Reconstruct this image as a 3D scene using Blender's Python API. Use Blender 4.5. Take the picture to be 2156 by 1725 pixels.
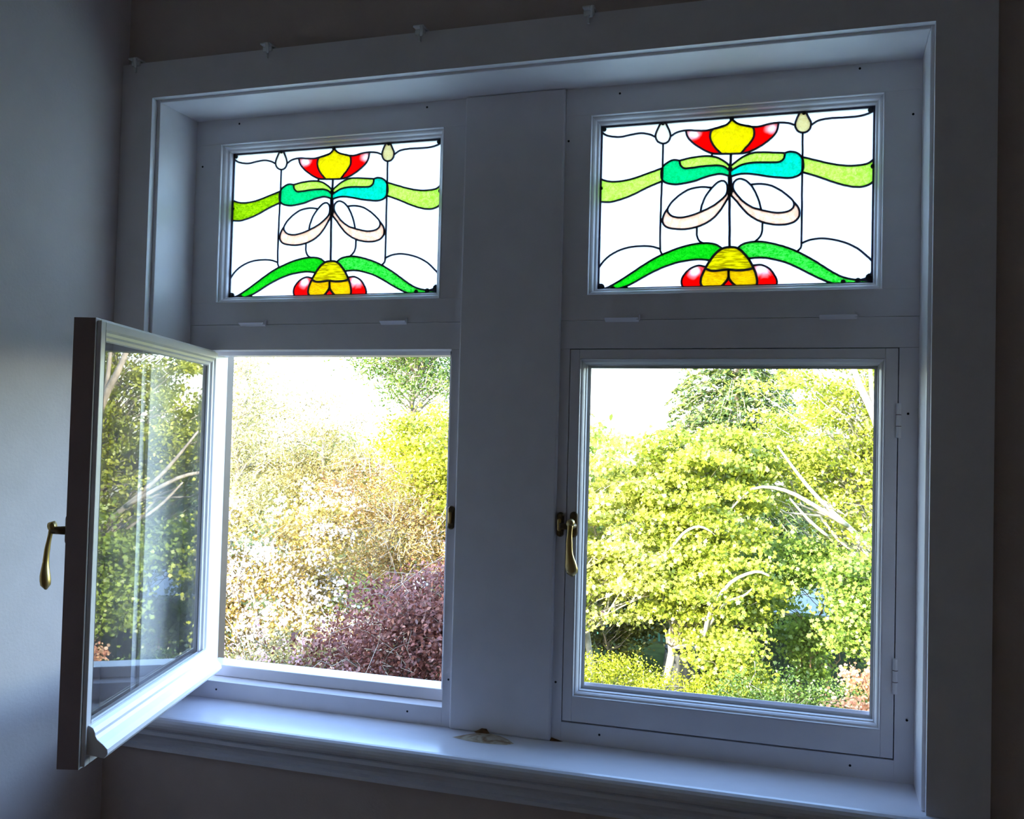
import bpy, bmesh, math, random, json
import numpy as np
from mathutils import Matrix, Vector

# ------------------------------------------------------------------ scene, camera, sky, sun
scene = bpy.context.scene
COL = scene.collection
for o in list(bpy.data.objects):
    bpy.data.objects.remove(o, do_unlink=True)

cam_data = bpy.data.cameras.new('camera')
cam = bpy.data.objects.new('camera', cam_data)
COL.objects.link(cam)
scene.camera = cam
cam_data.sensor_width = 36.0
cam_data.lens = 2034.545 * 36.0 / 2156.0
cam_data.clip_start = 0.05
cam_data.clip_end = 300
cam.matrix_world = Matrix((
    (0.9526412, -0.01533267, 0.30370981, 1.42599),
    (0.30301045, -0.03647489, -0.95228895, -1.98375),
    (0.02567891, 0.99921694, -0.03010153, -0.19379),
    (0, 0, 0, 1)))

SUN_AZ = (0.6, 1.0)          # direction the sunlight travels on the ground: over the house, into the garden
SUN_ELEV = math.radians(22)
world = bpy.data.worlds.new('sky')
scene.world = world
world.use_nodes = True
wn = world.node_tree.nodes
bg = wn['Background']
sky = wn.new('ShaderNodeTexSky')
sky.sky_type = 'NISHITA'
sky.sun_disc = False
sky.sun_elevation = SUN_ELEV
sky.sun_rotation = math.atan2(-SUN_AZ[0], -SUN_AZ[1])
sky.air_density = 1.0
sky.dust_density = 1.2
sky.ozone_density = 2.5
world.node_tree.links.new(sky.outputs[0], bg.inputs[0])
bg.inputs[1].default_value = 2.2

sun_data = bpy.data.lights.new('sun', 'SUN')
sun_data.energy = 22.0
sun_data.angle = math.radians(0.6)
sun_data.color = (1.0, 0.93, 0.79)
sun = bpy.data.objects.new('sun', sun_data)
COL.objects.link(sun)
sd = Vector((SUN_AZ[0], SUN_AZ[1], 0)).normalized() * math.cos(SUN_ELEV) + Vector((0, 0, -math.sin(SUN_ELEV)))
sun.rotation_euler = sd.to_track_quat('-Z', 'Y').to_euler()

vs = scene.view_settings
vs.view_transform = 'Standard'
vs.look = 'None'
vs.exposure = 0.0
vs.gamma = 1.0
vs.use_curve_mapping = False
cy = scene.cycles
cy.max_bounces = 7
cy.diffuse_bounces = 4
cy.glossy_bounces = 3
cy.transmission_bounces = 4
cy.use_adaptive_sampling = True
cy.adaptive_threshold = 0.02
cy.transparent_max_bounces = 24
cy.caustics_reflective = False
cy.caustics_refractive = False
cy.use_denoising = True
cy.sample_clamp_indirect = 8.0

# ------------------------------------------------------------------ materials
def new_mat(name):
    m = bpy.data.materials.new(name)
    m.use_nodes = True
    nt = m.node_tree
    for n in list(nt.nodes):
        nt.nodes.remove(n)
    out = nt.nodes.new('ShaderNodeOutputMaterial')
    return m, nt, out

def paint_mat(name, col, rough=0.4, var=0.06, scale=14.0, bump=0.0, bscale=60.0, spec=0.5):
    m, nt, out = new_mat(name)
    b = nt.nodes.new('ShaderNodeBsdfPrincipled')
    b.inputs['Roughness'].default_value = rough
    b.inputs['Specular IOR Level'].default_value = spec
    tc = nt.nodes.new('ShaderNodeTexCoord')
    n = nt.nodes.new('ShaderNodeTexNoise')
    n.inputs['Scale'].default_value = scale
    n.inputs['Detail'].default_value = 4
    nt.links.new(tc.outputs['Object'], n.inputs['Vector'])
    r = nt.nodes.new('ShaderNodeValToRGB')
    c = np.array(col)
    r.color_ramp.elements[0].position = 0.3
    r.color_ramp.elements[1].position = 0.7
    r.color_ramp.elements[0].color = (*(c * (1 - var)), 1)
    r.color_ramp.elements[1].color = (*np.minimum(c * (1 + var), 1), 1)
    nt.links.new(n.outputs['Fac'], r.inputs['Fac'])
    nt.links.new(r.outputs['Color'], b.inputs['Base Color'])
    if bump > 0:
        n2 = nt.nodes.new('ShaderNodeTexNoise')
        n2.inputs['Scale'].default_value = bscale
        n2.inputs['Detail'].default_value = 3
        nt.links.new(tc.outputs['Object'], n2.inputs['Vector'])
        bp = nt.nodes.new('ShaderNodeBump')
        bp.inputs['Strength'].default_value = bump
        bp.inputs['Distance'].default_value = 0.002
        nt.links.new(n2.outputs['Fac'], bp.inputs['Height'])
        nt.links.new(bp.outputs['Normal'], b.inputs['Normal'])
    nt.links.new(b.outputs[0], out.inputs[0])
    return m

def metal_mat(name, col, rough=0.3):
    m, nt, out = new_mat(name)
    b = nt.nodes.new('ShaderNodeBsdfPrincipled')
    b.inputs['Metallic'].default_value = 0.9
    tc = nt.nodes.new('ShaderNodeTexCoord')
    n = nt.nodes.new('ShaderNodeTexNoise')
    n.inputs['Scale'].default_value = 90
    nt.links.new(tc.outputs['Object'], n.inputs['Vector'])
    mr = nt.nodes.new('ShaderNodeMapRange')
    mr.inputs['To Min'].default_value = rough * 0.7
    mr.inputs['To Max'].default_value = rough * 1.4
    nt.links.new(n.outputs['Fac'], mr.inputs['Value'])
    nt.links.new(mr.outputs[0], b.inputs['Roughness'])
    b.inputs['Base Color'].default_value = (*col, 1)
    nt.links.new(b.outputs[0], out.inputs[0])
    return m

def schlick(nt, f0=0.04):
    lw = nt.nodes.new('ShaderNodeLayerWeight')
    lw.inputs['Blend'].default_value = 0.5
    p = nt.nodes.new('ShaderNodeMath'); p.operation = 'POWER'
    p.inputs[1].default_value = 5
    nt.links.new(lw.outputs['Facing'], p.inputs[0])
    a = nt.nodes.new('ShaderNodeMath'); a.operation = 'MULTIPLY_ADD'
    a.inputs[1].default_value = 1 - f0
    a.inputs[2].default_value = f0
    nt.links.new(p.outputs[0], a.inputs[0])
    return a.outputs[0]

def pane_mat():
    m, nt, out = new_mat('window_glass')
    tr = nt.nodes.new('ShaderNodeBsdfTransparent')
    tr.inputs[0].default_value = (0.97, 0.98, 0.97, 1)
    gl = nt.nodes.new('ShaderNodeBsdfGlossy')
    gl.inputs['Roughness'].default_value = 0.0
    mx = nt.nodes.new('ShaderNodeMixShader')
    nt.links.new(schlick(nt), mx.inputs[0])
    nt.links.new(tr.outputs[0], mx.inputs[1])
    nt.links.new(gl.outputs[0], mx.inputs[2])
    nt.links.new(mx.outputs[0], out.inputs[0])
    return m

def stained_mat(name, col, col2=None, nscale=60.0, amount=1.0, stretch=(1, 1, 1), clear=0.35, streak=None):
    """textured art glass: light passes straight through and scattered, tinted by the glass"""
    m, nt, out = new_mat(name)
    tc = nt.nodes.new('ShaderNodeTexCoord')
    mp = nt.nodes.new('ShaderNodeMapping')
    mp.inputs['Scale'].default_value = stretch
    nt.links.new(tc.outputs['Object'], mp.inputs['Vector'])
    n = nt.nodes.new('ShaderNodeTexNoise')
    n.inputs['Scale'].default_value = nscale
    n.inputs['Detail'].default_value = 3
    n.inputs['Distortion'].default_value = 1.2
    nt.links.new(mp.outputs[0], n.inputs['Vector'])
    r = nt.nodes.new('ShaderNodeValToRGB')
    r.color_ramp.elements[0].position = 0.5 - 0.18 / amount
    r.color_ramp.elements[1].position = 0.5 + 0.18 / amount
    c2 = col2 if col2 is not None else tuple(min(1, x * 0.72) for x in col)
    r.color_ramp.elements[0].color = (*c2, 1)
    r.color_ramp.elements[1].color = (*col, 1)
    nt.links.new(n.outputs['Fac'], r.inputs['Fac'])
    tr = nt.nodes.new('ShaderNodeBsdfTransparent')
    tl = nt.nodes.new('ShaderNodeBsdfTranslucent')
    nt.links.new(r.outputs[0], tr.inputs[0])
    nt.links.new(r.outputs[0], tl.inputs[0])
    bp = nt.nodes.new('ShaderNodeBump')
    bp.inputs['Strength'].default_value = 0.6
    bp.inputs['Distance'].default_value = 0.004
    nt.links.new(n.outputs['Fac'], bp.inputs['Height'])
    nt.links.new(bp.outputs[0], tl.inputs['Normal'])
    m1 = nt.nodes.new('ShaderNodeMixShader')
    m1.inputs[0].default_value = 1 - clear
    nt.links.new(tr.outputs[0], m1.inputs[1])
    nt.links.new(tl.outputs[0], m1.inputs[2])
    gl = nt.nodes.new('ShaderNodeBsdfGlossy')
    gl.inputs['Roughness'].default_value = 0.12
    nt.links.new(bp.outputs[0], gl.inputs['Normal'])
    m2 = nt.nodes.new('ShaderNodeMixShader')
    nt.links.new(schlick(nt), m2.inputs[0])
    nt.links.new(m1.outputs[0], m2.inputs[1])
    nt.links.new(gl.outputs[0], m2.inputs[2])
    nt.links.new(m2.outputs[0], out.inputs[0])
    return m

def leaf_mat(name, c_a, c_b, trans=0.45, gloss=0.06):
    m, nt, out = new_mat(name)
    at = nt.nodes.new('ShaderNodeAttribute')
    at.attribute_name = 'tint'
    r = nt.nodes.new('ShaderNodeValToRGB')
    r.color_ramp.elements[0].color = (*c_a, 1)
    r.color_ramp.elements[1].color = (*c_b, 1)
    nt.links.new(at.outputs['Fac'], r.inputs[0])
    d = nt.nodes.new('ShaderNodeBsdfDiffuse')
    t = nt.nodes.new('ShaderNodeBsdfTranslucent')
    nt.links.new(r.outputs[0], d.inputs[0])
    nt.links.new(r.outputs[0], t.inputs[0])
    mx = nt.nodes.new('ShaderNodeMixShader')
    mx.inputs[0].default_value = trans
    nt.links.new(d.outputs[0], mx.inputs[1])
    nt.links.new(t.outputs[0], mx.inputs[2])
    g = nt.nodes.new('ShaderNodeBsdfGlossy')
    g.inputs['Roughness'].default_value = 0.45
    m2 = nt.nodes.new('ShaderNodeMixShader')
    m2.inputs[0].default_value = gloss
    nt.links.new(mx.outputs[0], m2.inputs[1])
    nt.links.new(g.outputs[0], m2.inputs[2])
    nt.links.new(m2.outputs[0], out.inputs[0])
    return m

WHITE = paint_mat('white_gloss_paint', (0.845, 0.795, 0.825), rough=0.30, var=0.03, bump=0.10, bscale=70)
SILLP = paint_mat('sill_gloss_paint', (0.82, 0.80, 0.87), rough=0.22, var=0.03, bump=0.10, bscale=45)
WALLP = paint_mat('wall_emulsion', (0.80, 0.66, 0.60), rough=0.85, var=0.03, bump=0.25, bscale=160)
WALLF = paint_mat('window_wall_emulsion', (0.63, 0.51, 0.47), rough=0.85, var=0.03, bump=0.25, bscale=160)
WALLL = paint_mat('left_wall_emulsion', (0.80, 0.70, 0.70), rough=0.85, var=0.03, bump=0.25, bscale=160)
CEILP = paint_mat('ceiling_emulsion', (0.84, 0.77, 0.73), rough=0.9, var=0.03)
FLOORP = paint_mat('floor_boards', (0.42, 0.28, 0.18), rough=0.5, var=0.25, scale=4)
BROWN = paint_mat('brown_paint', (0.10, 0.055, 0.04), rough=0.5, var=0.2)
EDGE = paint_mat('brown_edge_paint', (0.30, 0.21, 0.21), rough=0.5, var=0.06)
DARKHOLE = paint_mat('dark_hole', (0.012, 0.012, 0.015), rough=0.9)
BRASS = metal_mat('aged_brass', (0.52, 0.36, 0.14), 0.30)
BRONZE = metal_mat('dark_bronze', (0.13, 0.085, 0.045), 0.38)
LEAD = paint_mat('lead_came', (0.07, 0.062, 0.12), rough=0.45, var=0.25, scale=120)  # bluish lift in the grey is flare from bright glass, put into the colour
SOLDER = paint_mat('solder', (0.02, 0.02, 0.03), rough=0.4, var=0.3, scale=120)
PANE = pane_mat()
ROOFT = paint_mat('roof_tiles', (0.16, 0.07, 0.05), rough=0.9, var=0.3, scale=3)
BRICK = paint_mat('outer_brick', (0.22, 0.11, 0.08), rough=0.9, var=0.25, scale=5)

# ------------------------------------------------------------------ object helpers
def props(o, label=None, cat=None, group=None, kind=None):
    if label: o['label'] = label
    if cat: o['category'] = cat
    if group: o['group'] = group
    if kind: o['kind'] = kind
    return o

def empty(name, loc=(0, 0, 0), rz=0.0):
    o = bpy.data.objects.new(name, None)
    o.empty_display_size = 0.05
    o.location = loc
    o.rotation_euler = (0, 0, rz)
    COL.objects.link(o)
    return o

def mesh_obj(name, verts, faces, mat, parent=None, smooth=False, loc=None):
    me = bpy.data.meshes.new(name)
    me.from_pydata([tuple(v) for v in verts], [], [tuple(f) for f in faces])
    me.materials.append(mat)
    if smooth:
        me.polygons.foreach_set('use_smooth', [True] * len(me.polygons))
    me.update()
    o = bpy.data.objects.new(name, me)
    COL.objects.link(o)
    if parent is not None:
        o.parent = parent
    if loc is not None:
        o.location = loc
    return o

def fix_normals(o):
    bm = bmesh.new()
    bm.from_mesh(o.data)
    bmesh.ops.recalc_face_normals(bm, faces=bm.faces)
    bm.to_mesh(o.data)
    bm.free()
    return o

class MB:
    def __init__(self):
        self.v = []; self.f = []
    def box(self, x0, x1, y0, y1, z0, z1):
        b = len(self.v)
        self.v += [(x0, y0, z0), (x1, y0, z0), (x1, y1, z0), (x0, y1, z0), (x0, y0, z1), (x1, y0, z1), (x1, y1, z1), (x0, y1, z1)]
        self.f += [tuple(b + i for i in q) for q in ((0, 3, 2, 1), (4, 5, 6, 7), (0, 1, 5, 4), (1, 2, 6, 5), (2, 3, 7, 6), (3, 0, 4, 7))]
        return self
    def prism_x(self, prof, x0, x1):
        b = len(self.v); n = len(prof)
        self.v += [(x0, y, z) for y, z in prof] + [(x1, y, z) for y, z in prof]
        for i in range(n):
            j = (i + 1) % n
            self.f.append((b + i, b + j, b + n + j, b + n + i))
        self.f.append(tuple(b + i for i in range(n))[::-1])
        self.f.append(tuple(b + n + i for i in range(n)))
        return self
    def ring(self, x0, x1, z0, z1, prof, closed=True):
        """prof: list of (inset, y); swept round a rectangle with mitred corners"""
        b = len(self.v); n = len(prof)
        for d, y in prof:
            self.v += [(x0 + d, y, z0 + d), (x1 - d, y, z0 + d), (x1 - d, y, z1 - d), (x0 + d, y, z1 - d)]
        m = n if closed else n - 1
        for i in range(m):
            j = (i + 1) % n
            for k in range(4):
                l = (k + 1) % 4
                self.f.append((b + 4 * i + k, b + 4 * i + l, b + 4 * j + l, b + 4 * j + k))
        return self
    def tube(self, pts, rad, k=6, cap=True, flat=1.0):
        pts = np.asarray(pts, float)
        n = len(pts)
        rad = np.full(n, rad) if np.isscalar(rad) else np.asarray(rad, float)
        t = np.gradient(pts, axis=0)
        t /= np.linalg.norm(t, axis=1)[:, None] + 1e-9
        up = np.array([0.0, 0.0, 1.0]) if abs(t[0][2]) < 0.9 else np.array([1.0, 0.0, 0.0])
        b = len(self.v)
        u = np.cross(t[0], up); u /= np.linalg.norm(u)
        for i in range(n):
            u = u - t[i] * (u @ t[i]); u /= np.linalg.norm(u) + 1e-9
            w = np.cross(t[i], u)
            for a in range(k):
                an = 2 * math.pi * a / k
                self.v.append(tuple(pts[i] + rad[i] * (math.cos(an) * u + flat * math.sin(an) * w)))
        for i in range(n - 1):
            for a in range(k):
                c = (a + 1) % k
                self.f.append((b + i * k + a, b + i * k + c, b + (i + 1) * k + c, b + (i + 1) * k + a))
        if cap:
            self.f.append(tuple(b + a for a in range(k))[::-1])
            self.f.append(tuple(b + (n - 1) * k + a for a in range(k)))
        return self
    def loft(self, rings):
        b = len(self.v); k = len(rings[0])
        for r in rings: self.v += [tuple(p) for p in r]
        for i in range(len(rings) - 1):
            for a in range(k):
                c = (a + 1) % k
                self.f.append((b + i * k + a, b + i * k + c, b + (i + 1) * k + c, b + (i + 1) * k + a))
        self.f.append(tuple(b + a for a in range(k))[::-1])
        self.f.append(tuple(b + (len(rings) - 1) * k + a for a in range(k)))
        return self
    def build(self, name, mat, parent=None, smooth=False, bevel=0.0, seg=2, loc=None):
        o = mesh_obj(name, self.v, self.f, mat, parent, smooth, loc)
        fix_normals(o)
        if bevel > 0:
            md = o.modifiers.new('bevel', 'BEVEL')
            md.width = bevel; md.segments = seg; md.limit_method = 'ANGLE'
            md.angle_limit = math.radians(40)
        return o

# ------------------------------------------------------------------ measured layout (metres; y = 0 is the inner face of the window frames)
W, H = 0.65, 0.784
XL, XR = -0.029, 1.604           # reveal
ZT, ZS = 0.557, -0.8246          # soffit, sill
YW = -0.137                      # room face of the window wall
XH2 = 0.919                      # left edge of the closed casement
M0, M1 = 0.671, 0.898            # mullion
YO = 0.10                        # outer face of frames
WX0, WX1 = -0.122, 3.6           # side walls
WY = -4.6
ZF, ZC = -1.65, 1.15
G = -5.6                         # garden level

# ------------------------------------------------------------------ the room and the house around it
def structure(mb, name, mat, **k):
    return props(mb.build(name, mat, **k), kind='structure')

hx0, hx1, hz0, hz1 = XL - 0.02, XR + 0.02, -0.875, ZT + 0.02
wf = MB()
wf.box(-13.5, hx0, YW, 0.12, G, 2.2).box(hx1, 8.5, YW, 0.12, G, 2.2)
wf.box(hx0, hx1, YW, 0.12, G, hz0).box(hx0, hx1, YW, 0.12, hz1, 2.2)
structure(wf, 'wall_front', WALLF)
structure(MB().box(WX0 - 0.15, WX0, WY, YW, ZF, ZC), 'wall_left', WALLL)
structure(MB().box(WX1, WX1 + 0.15, WY, YW, ZF, ZC), 'wall_right', WALLP)
structure(MB().box(WX0 - 0.15, WX1 + 0.15, WY - 0.15, WY, ZF, ZC), 'wall_back', WALLP)
structure(MB().box(WX0 - 0.15, WX1 + 0.15, WY - 0.15, YW, ZF - 0.2, ZF), 'floor', FLOORP)
structure(MB().box(WX0 - 0.15, WX1 + 0.15, WY - 0.15, YW, ZC, ZC + 0.2), 'ceiling', CEILP)
rf = MB().prism_x([(0.35, 1.95), (0.35, 2.10), (-4.2, 4.5), (-8.8, 2.10), (-8.8, 1.95), (-4.2, 4.3)], -13.8, 8.8)
structure(rf, 'roof', ROOFT)
gb = MB().prism_x([(YW, G), (YW, 2.2), (-4.2, 4.3), (-8.4, 2.2), (-8.4, G)], -13.5, -13.3)
structure(gb, 'wall_gable', BRICK)

# window lining, casing and sill
structure(MB().box(XL - 0.02, XL, YW - 0.002, 0.118, ZS, ZT + 0.02), 'trim_1', WHITE, bevel=0.002)
structure(MB().box(XR, XR + 0.02, YW - 0.002, 0.118, ZS, ZT + 0.02), 'trim_2', WHITE, bevel=0.002)
structure(MB().box(XL, XR, YW - 0.002, 0.118, ZT, ZT + 0.02), 'trim_3', WHITE, bevel=0.002)
CI = 0.0085                       # quirk between lining and casing
CX0, CX1, CZ1 = -0.121, 1.711, 0.646
structure(MB().box(CX0, XL - CI, YW - 0.02, YW, ZS, ZT + 0.006), 'trim_4', WHITE)
structure(MB().box(XR + CI - 0.002, CX1, YW - 0.02, YW, ZS, ZT + 0.006), 'trim_5', WHITE)
structure(MB().box(CX0, CX1, YW - 0.02, YW, ZT + 0.006, CZ1), 'trim_6', WHITE)
# sill board with its rounded nosing and bed moulding
YN = -0.182
sill = MB().box(XL - 0.02, XR + 0.02, YW, 0.118, ZS - 0.04, ZS)
prof = [(YW, ZS)]
for a in np.linspace(math.pi / 2, -math.pi / 2, 9):
    prof.append((YN + 0.016 - 0.016 * math.cos(a), ZS - 0.016 + 0.016 * math.sin(a)))
prof += [(YN + 0.012, ZS - 0.035), (YN + 0.012, ZS - 0.043)]
for a in np.linspace(0, math.pi / 2, 6):
    prof.append((YN + 0.014 + 0.024 * math.sin(a), ZS - 0.045 - 0.026 * (1 - math.cos(a))))
prof += [(YN + 0.031, ZS - 0.075), (YN + 0.031, ZS - 0.083), (YW, ZS - 0.085)]
sill.prism_x(prof, CX0, CX1 + 0.03)
sill_o = structure(sill, 'trim_7', SILLP)
# stained, lifting paint on the sill below the mullion
def stain_mat():
    m, nt, out = new_mat('water_stained_paint')
    b = nt.nodes.new('ShaderNodeBsdfPrincipled')
    b.inputs['Roughness'].default_value = 0.55
    tc = nt.nodes.new('ShaderNodeTexCoord')
    n = nt.nodes.new('ShaderNodeTexNoise')
    n.inputs['Scale'].default_value = 30; n.inputs['Detail'].default_value = 6; n.inputs['Distortion'].default_value = 1.5
    nt.links.new(tc.outputs['Object'], n.inputs['Vector'])
    r = nt.nodes.new('ShaderNodeValToRGB')
    e = r.color_ramp.elements
    e[0].position = 0.42; e[0].color = (0.50, 0.42, 0.32, 1)
    e[1].position = 0.66; e[1].color = (0.24, 0.13, 0.06, 1)
    x = e.new(0.56); x.color = (0.34, 0.24, 0.15, 1)
    nt.links.new(n.outputs['Fac'], r.inputs[0])
    nt.links.new(r.outputs[0], b.inputs['Base Color'])
    nt.links.new(b.outputs[0], out.inputs[0])
    return m
STAIN = stain_mat()
sv = []; sf = []
outl = [(0.700, -0.062), (0.716, -0.040), (0.742, -0.012), (0.762, -0.007), (0.790, -0.016), (0.815, -0.034), (0.834, -0.056), (0.822, -0.068), (0.795, -0.074), (0.765, -0.076), (0.735, -0.073)]
cxs, cys = 0.765, -0.045
for (x, y) in outl: sv.append((x, y, ZS + 0.0004))
for (x, y) in outl: sv.append((cxs + (x - cxs) * 0.6, cys + (y - cys) * 0.6, ZS + 0.0022 + 0.0006 * math.sin(x * 90)))
sv.append((cxs, cys, ZS + 0.003))
n = len(outl)
for i in range(n):
    j = (i + 1) % n
    sf.append((i, j, n + j, n + i)); sf.append((n + i, n + j, 2 * n))
st = mesh_obj('lifted_paint', sv, sf, STAIN, sill_o, smooth=True)
fix_normals(st)
st['label'] = 'brown water-stained patch of lifting paint'
BARE = paint_mat('bare_wood', (0.16, 0.07, 0.025), rough=0.8, var=0.4, scale=80)
mbx = MB()
mbx.loft([[(0.730, -0.0105, ZS), (0.766, -0.0105, ZS), (0.762, -0.015, ZS), (0.737, -0.015, ZS)],
          [(0.747, -0.0105, ZS + 0.010), (0.758, -0.0105, ZS + 0.010), (0.756, -0.012, ZS + 0.009), (0.750, -0.012, ZS + 0.009)]])
ch = mbx.build('paint_chip', BARE, sill_o); ch['label'] = 'chipped bare brown wood'
mbx = MB().loft([[(0.897, -0.001, ZS), (0.925, -0.001, ZS), (0.915, -0.005, ZS), (0.897, -0.007, ZS)],
          [(0.899, -0.001, ZS + 0.006), (0.907, -0.001, ZS + 0.004), (0.905, -0.002, ZS + 0.004), (0.899, -0.003, ZS + 0.005)]])
ch = mbx.build('paint_chip', BARE, sill_o); ch['label'] = 'chipped bare brown wood'

# ------------------------------------------------------------------ fixed window frames
def fixed_window(name, x0, x1, hx, lx0, lx1, nails, label):
    """x0..x1 the frame, hx the casement hole, lx0..lx1 the stained panel sight size"""
    root = props(empty(name, (x0, 0, ZS)), kind='structure')
    root['label'] = label
    def P(mb, nm, mat=WHITE, bevel=0.0005, **k):
        # shift to local coordinates of the empty
        mb.v = [(a - x0, b, c - ZS) for a, b, c in mb.v]
        return mb.build(nm, mat, root, bevel=bevel, **k)
    pz0, pz1 = 0.1288, 0.4819
    s = 0.016
    P(MB().box(x0, hx, 0, YO, ZS, -0.0005), 'stile'); P(MB().box(hx + W, x1, 0, YO, ZS, -0.0005), 'stile')
    P(MB().box(hx, hx + W, 0, YO, ZS, -H), 'bottom_rail')
    P(MB().box(x0, x1, 0, YO, 0, 0.0595), 'transom')
    P(MB().box(x0, x1, 0, YO, 0.0603, pz0 - s), 'top_light_rail', bevel=0.0006)
    P(MB().box(x0, x1, 0, YO, pz1 + s, ZT), 'head_rail')
    P(MB().box(x0, lx0 - s, 0, YO, pz0 - s, pz1 + s), 'top_light_stile', bevel=0.0006)
    P(MB().box(lx1 + s, x1, 0, YO, pz0 - s, pz1 + s), 'top_light_stile', bevel=0.0006)
    ring = MB().ring(lx0, lx1, pz0, pz1, [(-0.0162, 0.012), (-0.0162, -0.0004), (-0.0150, -0.0014), (-0.0140, -0.0004), (-0.0132, 0.004), (-0.0105, 0.0055), (-0.0075, 0.0085), (-0.0050, 0.014), (-0.0035, 0.0150), (-0.0015, 0.0165), (0.0, 0.019), (0.0, 0.029), (-0.0162, 0.029)])
    P(ring, 'glazing_moulding', bevel=0.0)
    ring = MB().ring(lx0, lx1, pz0, pz1, [(-0.0162, 0.037), (0.002, 0.037), (-0.010, 0.055), (-0.0162, YO)])
    P(ring, 'outer_putty', bevel=0.0)
    # stops the casement closes against
    P(MB().box(hx, hx + 0.012, 0.049, YO, -H + 0.027, 0), 'stop')
    P(MB().box(hx + W - 0.022, hx + W, 0.049, YO, -H + 0.027, 0), 'stop')
    P(MB().box(hx, hx + W, 0.049, YO, -0.009, 0), 'stop')
    P(MB().box(hx, hx + W, 0.045, YO + 0.012, -H, -H + 0.027), 'stop', bevel=0.003)
    P(MB().box(hx, hx + 0.010, YO, YO + 0.03, -H, 0), 'outer_bead', BROWN)
    for (nx, nz) in nails:
        d = MB().tube([(nx, -0.0006, nz), (nx, 0.004, nz)], 0.0024, k=8)
        P(d, 'nail_hole', DARKHOLE, bevel=0)
    return root
SLX0, SLX1, SRX0, SRX1 = 0.056, 0.6024, 0.9687, 1.5209
win1 = fixed_window('window_1', XL, M0, 0.0, SLX0, SLX1, [(0.575, .545), (0.089, .544), (-0.010, .446), (0.079, -.803), (0.569, -.801), (0.664, -.722)], 'white painted timber frame of the left window, casement open')
win2 = fixed_window('window_2', M1, XR, XH2, SRX0, SRX1, [(1.49, .548), (1.588, .45), (1.586, -.127), (1.591, -.706), (1.491, -.803), (1.001, -.802), (0.905, -.703), (0.905, .445), (1.014, .539)], 'white painted timber frame of the right window, casement shut')
structure(MB().box(M0, M1, -0.010, 0.118, ZS, ZT), 'trim_8', WHITE, bevel=0.004)
# painted-over hinges of the top lights
for win, x0, xs in ((win1, XL, ((0.112, 0.180), (0.478, 0.541))), (win2, M1, ((0.994, 1.065), (1.422, 1.492)))):
    for a, b in xs:
        mb = MB().prism_x([(0.002, 0.0640 - ZS), (-0.012, 0.0640 - ZS), (-0.012, 0.0630 - ZS), (0.0, 0.0555 - ZS), (0.002, 0.0555 - ZS)], a - x0, b - x0)
        mb.box(b - 0.004 - x0, b + 0.002 - x0, -0.008, 0.002, 0.059 - ZS, 0.070 - ZS)
        mb.build('painted_hinge', WHITE, win)

# ------------------------------------------------------------------ casements
def handle(parent, ux, z, flip=1):
    """espagnolette handle on the room face of a casement stile; local y points outside, the room is -y"""
    def rrect(cx, cz, w, h, y, k=10, r=None):
        r = min(w, h) / 2 if r is None else r
        pts = []
        for (sx, sz, a0) in ((1, 1, 0), (-1, 1, 90), (-1, -1, 180), (1, -1, 270)):
            for a in np.linspace(a0, a0 + 90, 4):
                pts.append((cx + sx * (w / 2 - r) + r * math.cos(math.radians(a)), y, cz + sz * (h / 2 - r) + r * math.sin(math.radians(a))))
        return pts
    hroot = MB().loft([rrect(ux, z, 0.017, 0.054, 0.0), rrect(ux, z, 0.017, 0.054, -0.003), rrect(ux, z, 0.013, 0.050, -0.005)]).build('handle', BRONZE, parent, smooth=False)
    MB().tube([(ux, -0.004, z - 0.002), (ux, -0.030, z - 0.002)], [0.0075, 0.0065], k=12).build('handle_boss', BRONZE, hroot, smooth=True)
    MB().tube([(ux, -0.026, z + 0.006), (ux, -0.036, z + 0.004)], [0.0085, 0.0075], k=12).build('handle_cap', BRASS, hroot, smooth=True)
    mb = MB().box(ux - 0.024, ux, -0.026, -0.016, z - 0.009, z + 0.003)
    mb.box(ux - 0.026, ux - 0.020, -0.024, -0.004, z - 0.009, z + 0.003)
    mb.build('latch_tongue', BRONZE, hroot, bevel=0.001)
    pts = []; rad = []
    for t in np.linspace(0, 1, 15):
        pts.append((ux + 0.007 * math.sin(t * 2.6) * (1 if t < 0.6 else 1.0) - 0.012 * math.sin(t * math.pi) * 0.5 + 0.010 * max(0, t - 0.55), -0.031 - 0.008 * math.sin(t * math.pi * 0.9), z + 0.004 - 0.108 * t))
        rad.append(0.0055 - 0.0012 * math.sin(min(1, t / 0.35) * math.pi) + 0.0050 * math.exp(-((t - 0.84) / 0.19) ** 2) - (0.006 if t > 0.99 else 0.0))
    MB().tube(pts, np.array(rad) * 0.78, k=12, flat=1.6).build('handle_lever', BRASS, hroot, smooth=True)
    for dz in (0.018, -0.018):
        MB().tube([(ux, -0.005, z + dz), (ux, -0.0066, z + dz)], 0.0032, k=8).build('screw', BRONZE, hroot)
    return hroot

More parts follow.
